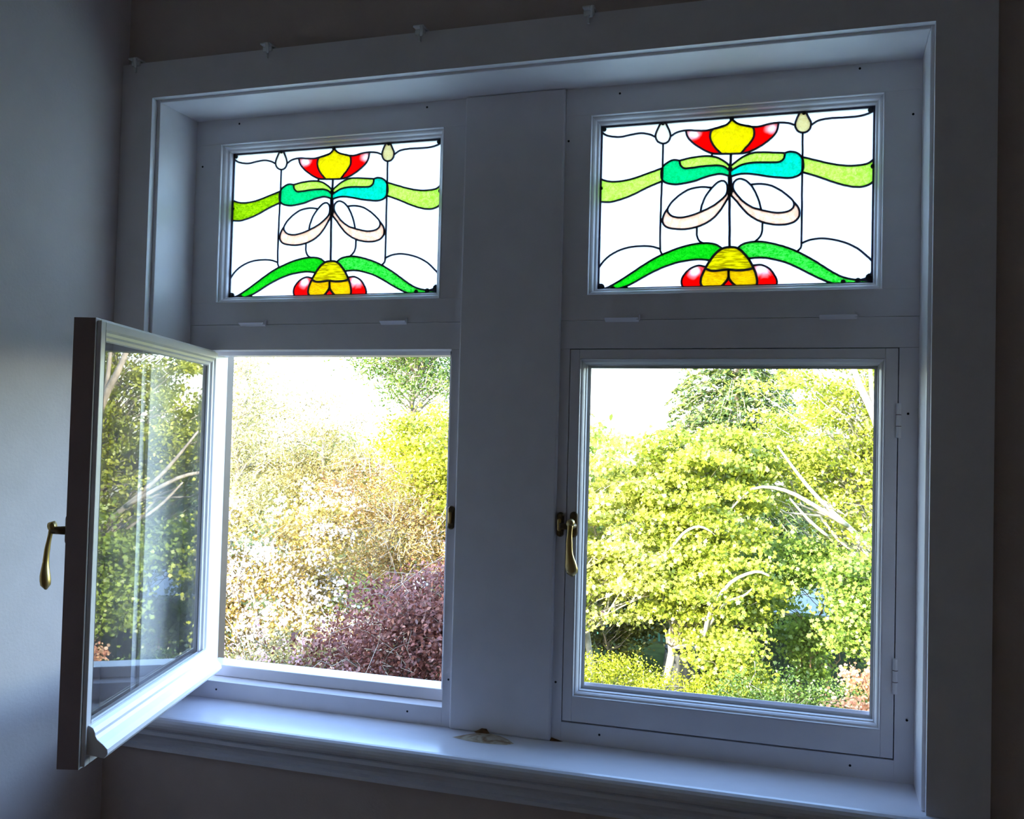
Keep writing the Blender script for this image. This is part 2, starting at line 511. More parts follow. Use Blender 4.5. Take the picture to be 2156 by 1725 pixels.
def casement(name, label, loc, rz):
    root = props(empty(name, loc, rz), label, 'casement')
    g = 0.0016
    u0, u1, z0, z1 = g, W - g, -H + g + 0.0012, -g
    T0, T1 = 0.039, 0.047
    lip = 0.0045
    gu0, gu1, gz0, gz1 = 0.034, W - 0.037, -H + 0.066, -0.0336
    b = 0.0125
    def bar(nm, a0, a1, c0, c1, e):
        # e: which sides carry the rebated lip (l, r, b, t)
        mb = MB().box(a0, a1, 0.0, T0, c0, c1)
        mb.box(a0 + (lip if 'l' in e else 0), a1 - (lip if 'r' in e else 0), T0, T1, c0 + (lip if 'b' in e else 0), c1 - (lip if 't' in e else 0))
        mb.build(nm, WHITE, root, bevel=0.0012)
    bar('stile', u0, gu0 - b, z0, z1, 'lbt')
    bar('stile', gu1 + b, u1, z0, z1, 'rbt')
    bar('top_rail', gu0 - b, gu1 + b, gz1 + b, z1, 't')
    bar('bottom_rail', gu0 - b, gu1 + b, z0, gz0 - b, 'b')
    MB().box(u1 if rz else u0 - 0.0008, u1 + 0.0008 if rz else u0, 0.001, T0 - 0.001, z0 + 0.001, z1 - 0.001).build('edge_strip', EDGE, root)
    MB().ring(gu0, gu1, gz0, gz1, [(-b, 0.028), (-b, 0.0), (-b + 0.0006, -0.0012), (-b + 0.002, -0.0008), (-b + 0.003, 0.003), (-0.006, 0.005), (-0.0035, 0.009), (-0.002, 0.014), (0.0, 0.015), (0.0, 0.028)]).build('inner_bead', WHITE, root)
    MB().ring(gu0, gu1, gz0, gz1, [(-b, 0.0325), (0.006, 0.0325), (0.004, 0.036), (-0.001, 0.038), (-0.004, 0.0425), (-0.009, 0.044), (-b, 0.0475)]).build('outer_bead', WHITE, root)
    MB().box(gu0 - 0.008, gu1 + 0.008, 0.0285, 0.0320, gz0 - 0.008, gz1 + 0.008).build('pane', PANE, root)
    # weather drip moulding on the outer face
    zb = -H + 0.026
    prof = [(T1 - 0.002, zb), (T1 + 0.030, zb - 0.006), (T1 + 0.036, zb + 0.002), (T1 + 0.035, zb + 0.010), (T1 + 0.027, zb + 0.018), (T1 + 0.017, zb + 0.026), (T1 + 0.0135, zb + 0.032), (T1 + 0.013, zb + 0.037), (T1 + 0.009, zb + 0.045), (T1 + 0.003, zb + 0.049), (T1 - 0.002, zb + 0.050)]
    MB().prism_x(prof, 0.010, W - 0.013).build('drip_moulding', WHITE, root, bevel=0.001)
    for zc in (-0.1405, -0.625):
        h = MB().tube([(0.0 if rz else W, -0.0035, zc - 0.033), (0.0 if rz else W, -0.0035, zc + 0.033)], 0.0046, k=12).build('hinge', WHITE, root)
        for dz in (-0.011, 0.011):
            MB().tube([(0.0 if rz else W, -0.0035, zc + dz - 0.0006), (0.0 if rz else W, -0.0035, zc + dz + 0.0006)], 0.0049, k=12).build('knuckle', BROWN, h)
    return root
TH = 1.277
open_cas = casement('casement_sash', 'white timber casement swung open into the room against the left wall', (0, 0, 0), -TH)
handle(open_cas, W - 0.017, -0.372)
shut_cas = casement('casement_sash', 'white timber casement shut in the right window', (XH2, 0, 0), 0.0)
handle(shut_cas, 0.0175, -0.371)
# catch plates fixed to the frames
def keeper(name, label, x, z, deep):
    root = props(empty(name, (x, 0, z)), label, 'catch plate')
    def cap(w, h, y):
        r = w / 2
        return [(r * math.cos(a), y, (h / 2 - r) * (1 if math.sin(a) >= 0 else -1) + r * math.sin(a)) for a in np.linspace(0.05, 2 * math.pi + 0.05, 16, endpoint=False)]
    MB().loft([cap(0.015, 0.052, 0.001), cap(0.015, 0.052, -0.004), cap(0.011, 0.048, -deep)]).build('plate', BRONZE, root)
    MB().loft([cap(0.007, 0.026, -deep + 0.001), cap(0.007, 0.026, -deep - 0.004), cap(0.004, 0.022, -deep - 0.005)]).build('rib', BRASS, root)
    for dz in (0.019, -0.019):
        MB().tube([(0, -deep, dz), (0, -deep - 0.0016, dz)], 0.003, k=8).build('screw', BRONZE, root)
keeper('catch_plate', 'small bronze catch plate on the frame beside the open casement', 0.6605, -0.370, 0.006)
keeper('catch_plate', 'bronze catch plate beside the handle of the shut casement', 0.9075, -0.3725, 0.009)

# ------------------------------------------------------------------ clear clips along the top of the casing
CLIP = paint_mat('cloudy_plastic', (0.92, 0.90, 0.90), rough=0.2, var=0.1, scale=50)
for x, lb in ((-0.083, 'nearest the left wall'), (0.262, 'above the left stained panel'), (0.624, 'above the mullion'), (0.983, 'left of the right stained panel')):
    r = props(empty('curtain_wire_clip', (x, YW - 0.02, CZ1)), 'small cloudy plastic clip on the casing top edge, ' + lb, 'clip', 'clips along the window casing')
    MB().box(-0.012, 0.010, -0.0045, 0.0, -0.006, 0.004).build('back_plate', CLIP, r, bevel=0.001)
    MB().box(-0.012, 0.012, -0.016, 0.018, 0.0045, 0.009).build('top_lip', CLIP, r, bevel=0.0015)
    MB().tube([(0.006, -0.013, 0.006), (0.009, -0.020, 0.003), (0.010, -0.020, -0.006), (0.007, -0.014, -0.012), (0.001, -0.008, -0.011)], [0.004, 0.004, 0.0035, 0.003, 0.002], k=8).build('hook_arm', CLIP, r, smooth=True)
    MB().box(-0.004, 0.001, -0.006, 0.0, -0.022, -0.006).build('tail', CLIP, r, bevel=0.001)

# ------------------------------------------------------------------ stained glass
GLASS = json.loads('''{"p":[[2,1,233,1,234,4,229,13,221,39,219,42,214,70,213,84,211,87,191,70,164,60,130,61,79,73,57,71,36,66,17,54,1,32,1,3],[239,1,246,3,254,17,266,57,270,83,269,99,267,109,263,119,252,130,241,131,232,128,222,118,216,104,214,97,215,89,212,87,213,69,221,36,229,14,235,3],[249,1,741,1,742,4,740,7,729,44,726,63,726,73,724,76,710,66,689,58,651,56,626,60,600,70,574,69,539,56,521,46,514,39,500,17,496,16,489,31,479,46,442,61,408,71,386,71,343,62,311,63,290,71,271,90,269,88,269,72,265,54,253,13,248,4],[745,1,759,1,761,4,764,12,780,64,781,82,779,84,781,87,776,104,769,117,760,123,753,124,740,118,731,106,726,87,726,80,727,78,725,76,725,66,728,48,739,10],[761,1,998,1,999,3,999,22,997,26,971,42,955,50,929,53,851,51,819,54,801,62,781,81,780,79,778,56,767,20,760,4],[498,17,509,34,521,46,546,59,571,69,578,80,580,93,579,124,574,143,562,168,536,211,536,213,531,221,501,219,498,219,497,217,496,219,491,219,461,216,434,168,422,136,419,117,419,93,420,82,426,69,433,63,459,57,481,44,489,34],[997,24,999,27,999,294,991,306,986,314,978,322,960,329,937,331,905,329,881,323,846,310,786,280,754,264,752,261,752,126,756,122,764,121,772,114,777,103,780,84,783,80,801,62,817,54,853,50,891,52,931,52,951,50,971,43],[2,36,14,51,24,60,51,69,81,72,132,60,162,59,187,68,211,87,214,90,215,103,221,118,230,127,241,130,242,132,242,277,215,291,144,327,109,339,89,343,44,343,29,339,3,324,1,321,1,38],[653,54,666,54,667,57,663,93,655,119,639,144,610,179,586,199,559,216,539,220,534,221,533,218,566,162,578,130,580,106,578,81,574,72,575,68,601,69,629,59],[668,54,696,59,710,66,724,76,726,78,728,97,732,109,744,121,751,122,753,124,753,260,751,262,749,261,744,250,735,239,726,232,718,229,705,228,690,234,670,231,607,221,580,221,566,226,564,214,565,211,579,204,606,183,626,162,643,141,654,123,660,106,664,86,666,61],[321,61,326,61,328,63,331,92,336,107,351,134,373,162,388,177,389,180,414,201,424,207,426,209,427,223,426,227,410,223,374,223,341,229,323,234,309,240,304,240,297,236,288,233,275,236,267,240,255,251,244,270,241,268,241,133,244,130,254,129,262,121,266,112,269,92,285,76,301,66],[329,61,341,61,384,70,410,70,424,66,426,69,421,80,419,104,420,126,423,139,429,156,441,182,450,197,450,199,456,207,459,212,458,216,444,214,429,210,403,192,379,168,356,140,339,113,336,104,334,102,331,89,327,64],[427,209,442,213,496,218,497,223,496,283,494,288,493,290,477,264,462,248,444,234,428,228,426,221,426,211],[561,213,563,213,565,218,565,224,563,228,549,234,534,247,519,262,496,290,494,289,494,286,496,226,498,218,539,220,552,218],[581,220,626,222,686,232,691,236,691,248,688,264,681,277,673,283,655,286,581,279,559,280,537,287,514,302,496,320,494,318,494,294,521,260,548,236,564,226],[376,222,408,222,424,226,426,228,431,228,441,232,458,244,479,268,495,294,495,314,493,317,479,298,471,291,459,284,441,282,392,282,335,290,323,287,317,281,310,269,306,253,306,241,307,239,344,228],[707,227,716,228,732,237,736,243,740,246,747,258,753,274,753,347,743,364,731,374,711,381,695,380,640,368,581,347,552,341,528,341,513,346,496,354,494,352,494,322,526,293,544,283,569,278,608,279,653,284,674,282,682,276,688,266,690,250,690,236,692,232],[285,232,304,239,306,242,307,257,310,270,316,281,322,287,337,289,394,281,428,280,447,281,468,289,482,302,494,320,494,348,491,350,479,341,464,334,445,334,437,337,400,349,364,368,334,377,309,381,288,381,261,372,251,364,242,351,241,346,241,276,247,263,260,247,271,238],[754,263,849,311,884,323,911,329,955,329,974,324,981,320,988,313,998,298,999,300,999,421,996,426,984,441,966,451,944,453,928,450,901,440,876,427,842,406,814,384,754,351,752,347,755,339,756,326,756,292,754,280,752,274,752,266],[238,279,241,281,238,298,238,329,239,338,241,346,241,356,239,359,183,391,142,422,121,436,81,456,46,467,24,467,4,463,1,460,1,457,1,326,2,323,37,341,50,343,91,342,114,337,148,324],[447,333,462,333,469,336,492,349,494,352,494,441,493,443,486,432,485,402,481,388,475,379,475,377,471,376,460,376,451,380,441,391,429,412,400,406,375,406,355,410,341,417,324,429,302,452,278,488,269,508,266,519,254,546,248,571,246,582,246,603,249,616,259,632,267,638,284,644,311,650,347,649,375,640,376,642,376,686,379,704,384,721,389,729,396,734,394,738,362,742,326,753,290,771,251,796,249,796,244,788,240,773,241,762,239,761,238,716,239,481,241,356,243,353,251,364,271,377,286,380,311,380,357,370,407,346],[529,340,556,340,572,343,634,366,701,380,714,380,727,377,743,366,751,352,753,354,754,771,752,784,743,800,738,804,726,794,703,779,656,756,626,744,592,740,591,737,597,730,608,711,614,684,615,631,616,629,640,640,673,648,694,648,717,641,730,632,732,628,736,626,741,616,744,604,746,591,744,562,738,542,724,518,720,507,699,474,671,440,649,421,635,413,602,404,570,407,561,391,547,376,538,370,526,369,517,373,510,384,507,396,506,406,507,422,510,434,496,448,495,446,496,409,494,356,517,343],[754,351,810,382,849,410,878,428,901,440,922,448,943,452,969,450,988,438,997,424,999,427,999,870,997,873,989,860,989,858,963,820,963,818,942,793,913,769,876,749,838,737,805,736,785,740,769,748,756,758,754,756,752,369,752,353],[239,358,241,360,239,572,239,719,240,760,238,762,214,749,186,742,136,743,99,753,72,768,46,790,36,804,32,807,21,823,8,853,3,864,1,862,1,463,3,461,22,466,48,466,65,461,93,450,127,432,178,394],[528,368,536,369,542,372,557,387,569,406,580,429,598,488,610,551,610,554,607,557,593,549,582,543,573,536,551,511,529,477,527,471,514,446,509,433,506,419,506,398,509,387,519,372],[461,374,473,376,481,389,486,404,486,428,484,430,486,439,481,459,469,479,451,503,430,524,407,540,391,551,388,549,393,511,404,469,416,438,434,403,446,387,452,380],[586,403,613,406,641,417,668,438,694,469,720,508,725,524,726,538,723,552,713,567,706,571,690,578,663,578,646,573,612,559,609,553,604,518,594,471,581,430,571,409,572,406],[377,404,399,404,426,411,428,413,410,450,399,483,394,508,389,538,389,547,391,550,375,561,349,573,331,579,317,580,306,580,291,576,275,562,266,543,264,526,266,520,266,514,276,493,294,463,319,434,344,414,360,408],[486,436,494,447,494,460,481,501,462,548,450,571,434,594,416,614,401,627,377,640,356,648,338,651,313,651,285,646,267,638,255,626,248,609,246,600,246,584,248,570,254,547,263,528,265,530,266,546,271,558,278,567,289,574,304,579,326,579,356,570,384,556,417,534,442,513,460,493,477,468,483,453,484,441],[509,437,513,441,519,458,539,497,560,523,577,540,587,547,636,569,656,576,671,578,684,578,703,573,718,562,723,553,725,541,724,526,726,523,739,546,745,569,746,589,743,609,740,617,727,634,713,643,691,649,667,648,645,642,628,636,604,621,578,598,564,579,537,534,516,490,495,456,495,450,496,448],[496,460,515,489,536,534,567,586,589,610,617,630,616,632,616,672,612,697,603,720,591,737,588,740,560,744,544,752,537,759,526,774,520,770,499,767,497,764,494,534,494,467],[493,466,495,468,498,764,496,767,484,768,471,773,461,760,453,751,444,746,424,739,404,738,400,738,389,728,384,720,380,709,376,682,376,641,379,638,406,623,419,612,439,590,451,570,462,549,476,516],[806,734,829,734,860,742,884,752,916,771,939,791,954,807,995,870,999,879,999,908,996,936,989,952,981,964,964,974,951,977,935,973,925,971,906,962,876,941,834,898,829,891,798,858,740,804,751,787,754,773,754,760,755,758,781,741],[391,737,400,737,402,740,405,737,421,738,442,744,452,751,470,772,467,778,456,788,443,807,426,841,395,833,369,833,334,839,287,854,254,872,223,892,176,929,139,963,121,976,93,990,75,999,15,999,14,997,15,993,27,991,41,984,70,962,120,916,164,869,212,823,248,797,250,799,251,794,258,790,309,761,355,743],[581,739,586,739,586,741,589,739,609,740,638,748,687,770,719,789,766,828,814,876,833,898,860,924,864,930,870,934,871,938,898,958,931,972,996,983,999,987,999,997,998,999,946,999,874,999,834,974,791,941,738,893,700,866,656,844,627,836,586,834,566,837,562,826,547,801,547,799,528,773,537,760,548,750,562,743],[149,741,184,741,198,743,212,748,234,759,240,764,241,777,248,797,217,819,187,846,117,918,74,958,55,974,36,988,22,993,2,998,1,996,1,869,9,854,16,836,29,812,47,790,65,773,89,758,103,751,125,744],[491,766,496,766,497,768,499,766,504,766,519,769,529,776,537,786,554,812,567,838,575,857,585,890,585,892,581,896,556,903,529,904,505,900,489,898,437,903,425,899,411,887,429,836,440,813,456,789,474,771],[371,832,401,833,423,839,426,843,413,878,395,870,383,869,374,871,356,883,341,901,329,928,323,953,323,978,326,992,330,996,329,999,151,999,84,999,82,997,84,993,102,986,131,969,134,966,150,954,182,924,187,922,216,898,265,866,311,844,341,837],[588,833,619,833,641,839,679,854,709,871,752,906,786,937,826,969,846,983,866,993,868,996,866,999,841,999,669,999,667,996,670,989,671,974,666,949,653,916,641,897,632,887,616,877,598,876,584,879,581,877,576,858,567,838,571,834],[381,869,393,869,411,876,413,879,399,921,394,957,394,973,396,984,402,997,401,999,363,999,331,998,326,989,324,981,322,974,322,956,324,943,332,920,347,894,356,884,368,874],[599,874,614,876,631,887,646,906,659,931,669,963,671,987,666,999,649,999,596,999,595,997,598,991,599,981,599,950,594,920,582,880,586,877],[411,888,423,898,436,902,495,897,496,899,496,938,494,951,484,973,475,988,468,999,408,999,403,996,395,981,393,970,393,959,398,927],[584,893,587,897,591,909,599,952,600,978,598,991,594,997,592,999,529,999,525,997,517,986,504,964,498,948,496,910,496,900,497,898,527,903,547,903,567,900],[997,928,999,930,999,982,998,984,992,984,968,979,964,979,962,976,965,972,974,970,984,961,991,949],[496,942,499,946,499,951,503,964,506,969,509,977,524,996,523,999,499,999,471,999,470,997,487,969]],"s":[[[0,32,8,43,17,53,26,60,37,64,45,67,54,69,62,71,70,72,79,72,87,71,95,69,102,67,110,65,118,63,126,62,133,60,141,59,149,58,157,58,167,60,177,64,187,68,197,74,206,82,215,90],1.0],[[241,0,248,4,253,15,257,29,261,42,265,56,268,71,270,86,269,98,266,110,262,120,253,129,242,131,231,126,221,116,215,101,212,84,213,69,216,55,220,41,224,28,228,15,234,4,241,0],1.0],[[268,92,277,84,285,75,294,69,301,66,308,64,316,62,324,61,331,61,339,61,346,62,354,64,362,66,369,67,377,68,385,70,393,70,401,71,408,70,416,68,423,66,430,64,437,61,445,59,452,56,459,53,467,50,475,47,482,41,488,34,492,24,497,15],1.0],[[752,0,759,0,764,11,768,25,772,38,776,50,780,63,781,76,780,89,778,101,773,111,768,118,761,122,753,123,746,121,739,116,733,108,729,98,726,86,725,74,726,60,729,46,732,33,736,21,740,8,745,0,752,0],1.0],[[499,15,506,28,514,38,522,45,529,50,538,54,547,58,556,63,566,66,574,68,582,69,589,70,597,69,606,67,614,64,622,61,630,59,637,57,644,56,652,55,659,55,666,54,673,55,680,56,687,57,694,59,702,61,710,66,719,72,728,78],1.0],[[780,84,786,77,793,70,799,64,806,59,814,56,822,54,830,52,838,52,846,51,854,50,862,51,870,51,877,51,885,52,893,52,901,52,909,52,916,52,924,52,932,52,940,51,948,50,955,48,963,46,969,43,976,40,982,36,988,31,994,27,1000,23],1.0],[[242,131,242,163,242,195,242,227,242,258,242,290,242,322,241,357,240,392,240,427,239,461,239,496,239,531,238,571,238,612,238,652,238,693,239,734,240,774,244,789,251,802],1.0],[[752,123,752,175,753,227,753,280,753,332,753,384,753,436,753,487,754,538,754,590,754,641,754,692,754,744,754,758,754,772,752,785,745,797,737,807],1.0],[[497,216,496,238,496,259,495,281,495,302,494,324,494,345,494,365,494,385,494,405,494,425,494,445,494,465,495,515,495,566,496,617,497,668,497,718,498,769],1.25],[[498,15,492,25,486,35,480,44,472,50,463,54,454,58,446,60,439,62,431,64,425,70,421,80,419,93,418,107,420,122,423,137,428,152,433,165,439,178,444,187,450,196,455,205,461,214],1.0],[[498,15,506,27,514,38,522,45,529,50,538,54,546,58,556,60,564,64,573,70,577,79,579,91,580,108,579,125,576,136,572,147,567,157,562,168,556,179,549,189,544,200,538,210,532,220],1.0],[[327,61,329,75,331,89,335,102,340,114,346,124,352,134,359,144,366,153,374,162,382,170,389,178,397,186,405,193,413,199,421,205,429,209,437,212,445,213,453,214,461,215,468,216,476,216,483,217,490,218,498,218,505,219,512,219,520,220,527,220,534,220,543,219,552,217,560,214,567,210,574,206,581,202,588,197,594,192,601,186,607,181,613,175,619,168,625,162,631,155,636,148,643,139,649,130,654,120,659,108,662,96,664,83,665,69,667,56],1.0],[[426,209,427,228],1.0],[[564,215,565,225],1.0],[[494,293,488,282,482,272,475,263,467,254,459,246,451,239,442,233,433,229,424,226,417,224,409,223,402,222,394,222,387,222,378,223,370,224,361,225,353,226,344,228,336,230,329,232,321,235,313,237,306,240],1.0],[[306,240,295,235,285,233,276,235,268,240,261,246,253,254,247,263,242,274,239,288,237,303,237,318,238,336,243,353,252,365,262,372,272,376,282,379,292,381,300,381,308,380,316,379,324,377,332,376,340,374,347,372,355,370,362,368,370,365,377,361,384,357,392,353,399,350,407,346,415,343,423,340,431,338,439,336,446,334,454,333,462,334,470,337,478,341,486,346,494,350],1.0],[[306,240,307,254,310,268,316,279,323,287,332,289,341,288,350,287,358,287,365,286,373,284,380,283,388,282,395,282,402,281,410,281,417,281,425,281,433,281,441,281,449,282,456,284,464,287,471,291,478,297,486,308,495,320],1.0],[[495,293,501,285,507,277,513,270,519,263,525,256,532,249,538,243,545,238,552,233,560,228,568,224,576,222,583,220,590,220,597,220,604,221,612,221,619,222,626,223,633,224,640,225,648,227,655,228,662,229,669,230,676,231,683,232,690,234],1.0],[[690,234,699,229,708,227,717,229,726,232,734,238,741,246,747,257,751,269,755,282,756,297,757,311,757,324,755,337,752,348,748,358,742,366,735,372,727,376,719,379,710,380,703,380,696,379,689,378,682,376,674,374,666,373,658,371,650,369,642,367,634,365,626,362,617,359,609,356,601,353,592,350,585,348,578,346,571,344,564,342,556,341,548,340,541,340,533,340,525,342,518,344,510,347,503,351,495,354],1.0],[[690,234,690,249,688,263,682,275,674,282,667,284,660,284,652,284,645,283,638,283,630,282,622,281,613,280,605,279,597,279,590,278,582,278,575,278,568,279,561,280,553,281,545,284,537,287,530,291,523,296,516,302,509,308,502,314,496,320],1.0],[[1,322,10,328,19,333,28,338,38,341,46,343,56,344,65,344,74,344,82,343,91,342,99,340,108,338,116,336,124,333,132,330,142,326,151,322,160,318,169,313,178,309,188,304,196,300,205,296,214,292,222,287,231,283,239,279],1.0],[[1,462,10,463,20,465,30,466,39,467,47,466,55,464,63,461,71,458,78,456,87,452,95,448,104,444,112,440,120,435,128,430,138,424,147,418,156,411,165,404,174,398,183,391,193,385,202,379,212,374,221,368,231,363,240,357],1.0],[[748,260,756,265,765,269,774,273,782,278,790,282,799,286,807,290,816,294,824,299,832,303,840,306,849,310,857,313,865,316,873,320,881,322,890,324,898,326,906,328,914,329,922,330,930,330,938,330,946,329,953,329,960,328,967,326,974,324,980,320,987,313,994,304,1000,294],1.0],[[755,351,764,356,773,361,782,366,792,372,801,377,810,383,818,388,826,394,835,399,843,405,851,411,860,416,868,421,876,426,884,430,892,435,900,439,909,442,916,445,923,448,930,450,938,451,945,452,952,453,960,452,967,450,974,447,981,443,988,437,994,429,1000,421],1.0],[[388,547,390,535,391,523,393,511,396,500,399,486,402,474,406,461,411,449,416,438,421,428,426,418,432,408,438,398,445,388,452,380,463,374,473,376,481,388,485,404,486,420,486,436,483,451,480,461,475,470,470,478,464,486,458,494,452,501,446,508,440,515,433,521,424,528,416,535,407,541,400,545,393,550,386,554,379,558,372,562,364,566,357,569,350,572,342,575,335,577,327,579,319,580,311,580,303,579,295,576,287,573,279,567,273,559,266,545,264,528,267,514,272,502,277,490,283,480,289,471,296,462,302,453,309,445,316,438,323,431,331,424,338,418,346,414,355,410,363,408,372,406,380,405,389,404,397,405,405,406,412,408,420,410,428,412],1.0],[[267,517,263,527,258,537,254,547,251,558,248,572,246,586,246,601,249,613,254,624,260,632,268,638,277,642,286,645,296,647,304,649,313,650,322,651,330,651,339,650,347,649,356,647,364,644,373,641,381,638,389,634,396,629,404,624,411,619,418,612,425,606,431,598,438,590,444,581,449,572,454,563,459,553,464,543,468,533,472,522,476,512,480,501,484,490,488,480,491,469,495,458],1.0],[[610,556,608,544,606,531,604,519,602,507,599,494,596,481,592,468,589,455,585,444,581,433,577,422,573,412,566,400,559,389,552,380,544,374,536,369,528,368,518,373,510,385,507,397,506,410,507,423,510,435,514,446,519,457,524,467,530,478,535,488,541,498,548,507,554,515,560,522,566,528,573,535,579,541,589,547,600,552,608,556,615,560,623,563,631,566,638,569,645,572,652,574,659,576,667,578,674,578,681,578,688,577,695,576,702,573,710,569,717,562,723,552,726,536,724,518,719,506,713,496,706,486,700,477,694,469,688,461,682,453,675,446,668,439,661,432,654,426,647,420,639,416,631,412,623,409,615,407,607,405,598,404,589,404,579,405,570,406],1.0],[[722,515,728,525,733,534,738,544,742,556,745,571,746,586,745,602,741,614,735,625,728,634,721,639,714,642,707,645,700,647,693,648,685,648,676,648,668,647,660,646,652,644,644,641,635,638,627,635,619,630,611,626,603,620,596,615,589,608,582,601,575,594,568,585,561,576,555,566,549,555,543,545,538,535,532,524,527,513,522,502,516,492,511,483,506,474,501,465,495,456],1.0],[[484,430,495,448],1.0],[[510,436,495,449],1.0],[[494,345,494,359,495,373,495,386,496,400,496,414,496,426,496,439,496,452,495,465],2.2],[[376,642,376,657,376,672,376,687,378,699,381,711,385,722,391,730,398,736,405,742],1.0],[[615,633,615,646,615,659,615,672,614,685,612,697,609,708,604,718,599,727,593,734,587,742],1.0],[[2,867,6,857,11,846,16,835,21,825,27,816,33,807,39,800,45,792,52,786,59,779,66,774,73,768,80,764,88,759,95,756,103,752,110,750,118,747,127,745,135,744,143,743,152,742,160,742,169,742,178,742,187,743,195,744,204,746,214,749,223,754,232,759,241,764],1.0],[[753,760,761,755,768,750,776,745,784,741,792,739,800,737,808,736,815,735,823,735,831,736,838,737,846,739,853,741,860,743,868,746,875,749,883,752,890,756,898,760,905,764,912,769,919,774,925,779,932,785,938,791,945,797,951,804,957,812,963,820,969,829,975,838,980,846,986,854,991,863,996,871,1000,880],1.0],[[1000,880,1000,891,999,903,999,914,998,926,996,936,992,947,987,957,982,964,974,970,965,974,957,977],1.0],[[1,998,10,996,18,994,27,992,35,988,44,983,52,976,60,970,68,963,77,955,85,948,93,940,102,932,110,924,118,916,126,908,134,900,143,891,151,883,159,874,167,866,176,858,185,849,194,840,203,832,212,824,222,816,230,810,239,803,248,797,257,791,266,786,276,780,284,775,293,770,302,765,311,761,320,757,329,753,338,750,347,747,356,744,365,742,374,740,382,739,391,738,399,738,408,738,416,738,425,740,434,742,443,746,452,751,458,758,465,766,472,775],1.0],[[72,1000,81,996,91,991,101,986,111,981,120,976,130,969,139,962,148,955,157,947,166,939,175,931,184,924,193,916,202,909,211,902,220,895,230,889,239,882,248,876,258,870,268,865,278,860,288,855,298,850,307,847,316,844,325,842,334,840,343,838,352,836,360,835,369,834,377,833,386,833,394,834,402,835,411,837,419,839,427,841],1.0],[[526,776,532,767,538,759,546,752,552,748,560,745,567,743,574,741,582,740,590,740,598,740,606,741,614,742,623,744,630,746,638,749,646,752,653,755,661,758,669,762,676,766,684,769,692,773,699,778,707,782,714,787,722,792,730,798,737,804,745,810,752,816,760,823,768,830,775,837,783,844,790,851,798,859,805,866,812,873,818,881,825,888,832,895,838,902,845,910,851,916,858,923,864,930,871,936,878,942,884,948,892,954,900,959,908,963,916,967,924,970,930,972,937,974,944,975,951,976,958,977,965,979,972,980,979,981,986,983,993,984,1000,985],1.0],[[564,836,574,836,582,835,592,834,600,834,610,834,618,835,627,836,635,838,643,841,651,844,659,847,667,850,675,854,682,857,690,861,698,865,705,870,713,875,721,881,728,887,736,893,743,899,751,905,758,912,766,918,773,925,781,932,788,938,796,944,803,951,811,957,818,963,826,968,833,974,841,979,847,984,854,987,860,991,867,995,874,998,880,1000],1.0],[[517,1000,502,1000,488,1000,473,1000,458,1000,443,1000,428,1000,419,1000,410,1000,402,995,396,984,393,971,394,956,395,942,398,928,402,914,406,900,411,886,414,875,418,864,422,854,426,844,431,833,436,822,441,812,447,802,452,794,458,786,465,779,472,774,480,769,488,767,496,767,504,767,511,768,519,770,526,774,533,781,540,789,546,798,551,808,557,818,562,828,568,840,572,851,577,865,582,879,586,894,590,908,594,922,596,936,598,950,600,964,600,978,598,993,592,1000,583,1000,574,1000,564,1000],1.2],[[411,888,418,894,425,899,432,902,440,903,448,903,456,902,464,901,472,900,479,899,487,898,495,898,503,899,511,901,519,903,526,904,534,904,542,904,550,904,558,902,565,901,572,899,579,896,586,894],1.2],[[496,900,496,914,496,927,496,941,493,954,488,966,483,975,478,984,473,992,468,1000,462,1000],1.2],[[496,900,496,912,496,925,497,937,498,949,503,963,509,975,517,987,525,997,531,1000,538,1000],1.2],[[412,877,402,874,393,870,384,869,375,872,366,877,358,883,351,890,345,898,339,907,334,917,328,930,324,944,322,959,323,976,327,992,333,1000,340,1000],1.0],[[583,878,591,877,598,876,606,875,614,876,623,881,632,888,640,896,646,904,651,914,656,924,660,935,665,948,669,962,671,977,670,990,666,1000,662,1000,657,1000],1.0]],"b":[[0.4945,0.305,0.005],[0.495,0.35,0.004],[0.495,0.43,0.0065],[0.495,0.455,0.005],[0.497,0.012,0.005],[0.012,0.985,0.009],[0.99,0.965,0.009],[0.06,0.995,0.006],[0.11,0.997,0.006],[0.985,0.02,0.006],[0.012,0.02,0.005],[0.24,0.01,0.004],[0.755,0.01,0.004],[0.995,0.34,0.005],[0.005,0.38,0.004],[0.9,0.985,0.005],[0.95,0.98,0.006]]}''')
CLEARG = stained_mat('clear_rolled_glass', (0.97, 0.98, 1.0), (0.93, 0.97, 1.0), 30, clear=0.30)
MILKY = stained_mat('pale_blue_glass', (0.93, 0.97, 1.0), (0.86, 0.94, 1.0), 40, clear=0.2)
CREAM = stained_mat('cream_glass', (0.80, 0.72, 0.50), (0.72, 0.60, 0.36), 110, amount=1.3, clear=0.2)
PALE = stained_mat('pale_drop_glass', (0.90, 0.88, 0.80), (0.85, 0.80, 0.70), 40, clear=0.2)
YELLOW = stained_mat('yellow_glass', (0.90, 0.80, 0.004), (0.72, 0.56, 0.002), 140, amount=1.3, clear=0.2)
AMBER = stained_mat('amber_glass', (0.86, 0.64, 0.004), (0.66, 0.40, 0.002), 90, stretch=(1, 1, 3), clear=0.2)
HIVE = stained_mat('streaky_yellow_glass', (0.92, 0.80, 0.01), (0.42, 0.32, 0.002), 36, amount=2, stretch=(1, 1, 9), clear=0.2)
LIME = stained_mat('lime_glass', (0.74, 0.90, 0.34), (0.52, 0.76, 0.12), 170, amount=1.5, clear=0.2)
OLIVE = stained_mat('olive_rippled_glass', (0.62, 0.76, 0.02), (0.30, 0.46, 0.003), 130, amount=1.6, stretch=(1, 1, 1.6), clear=0.2)
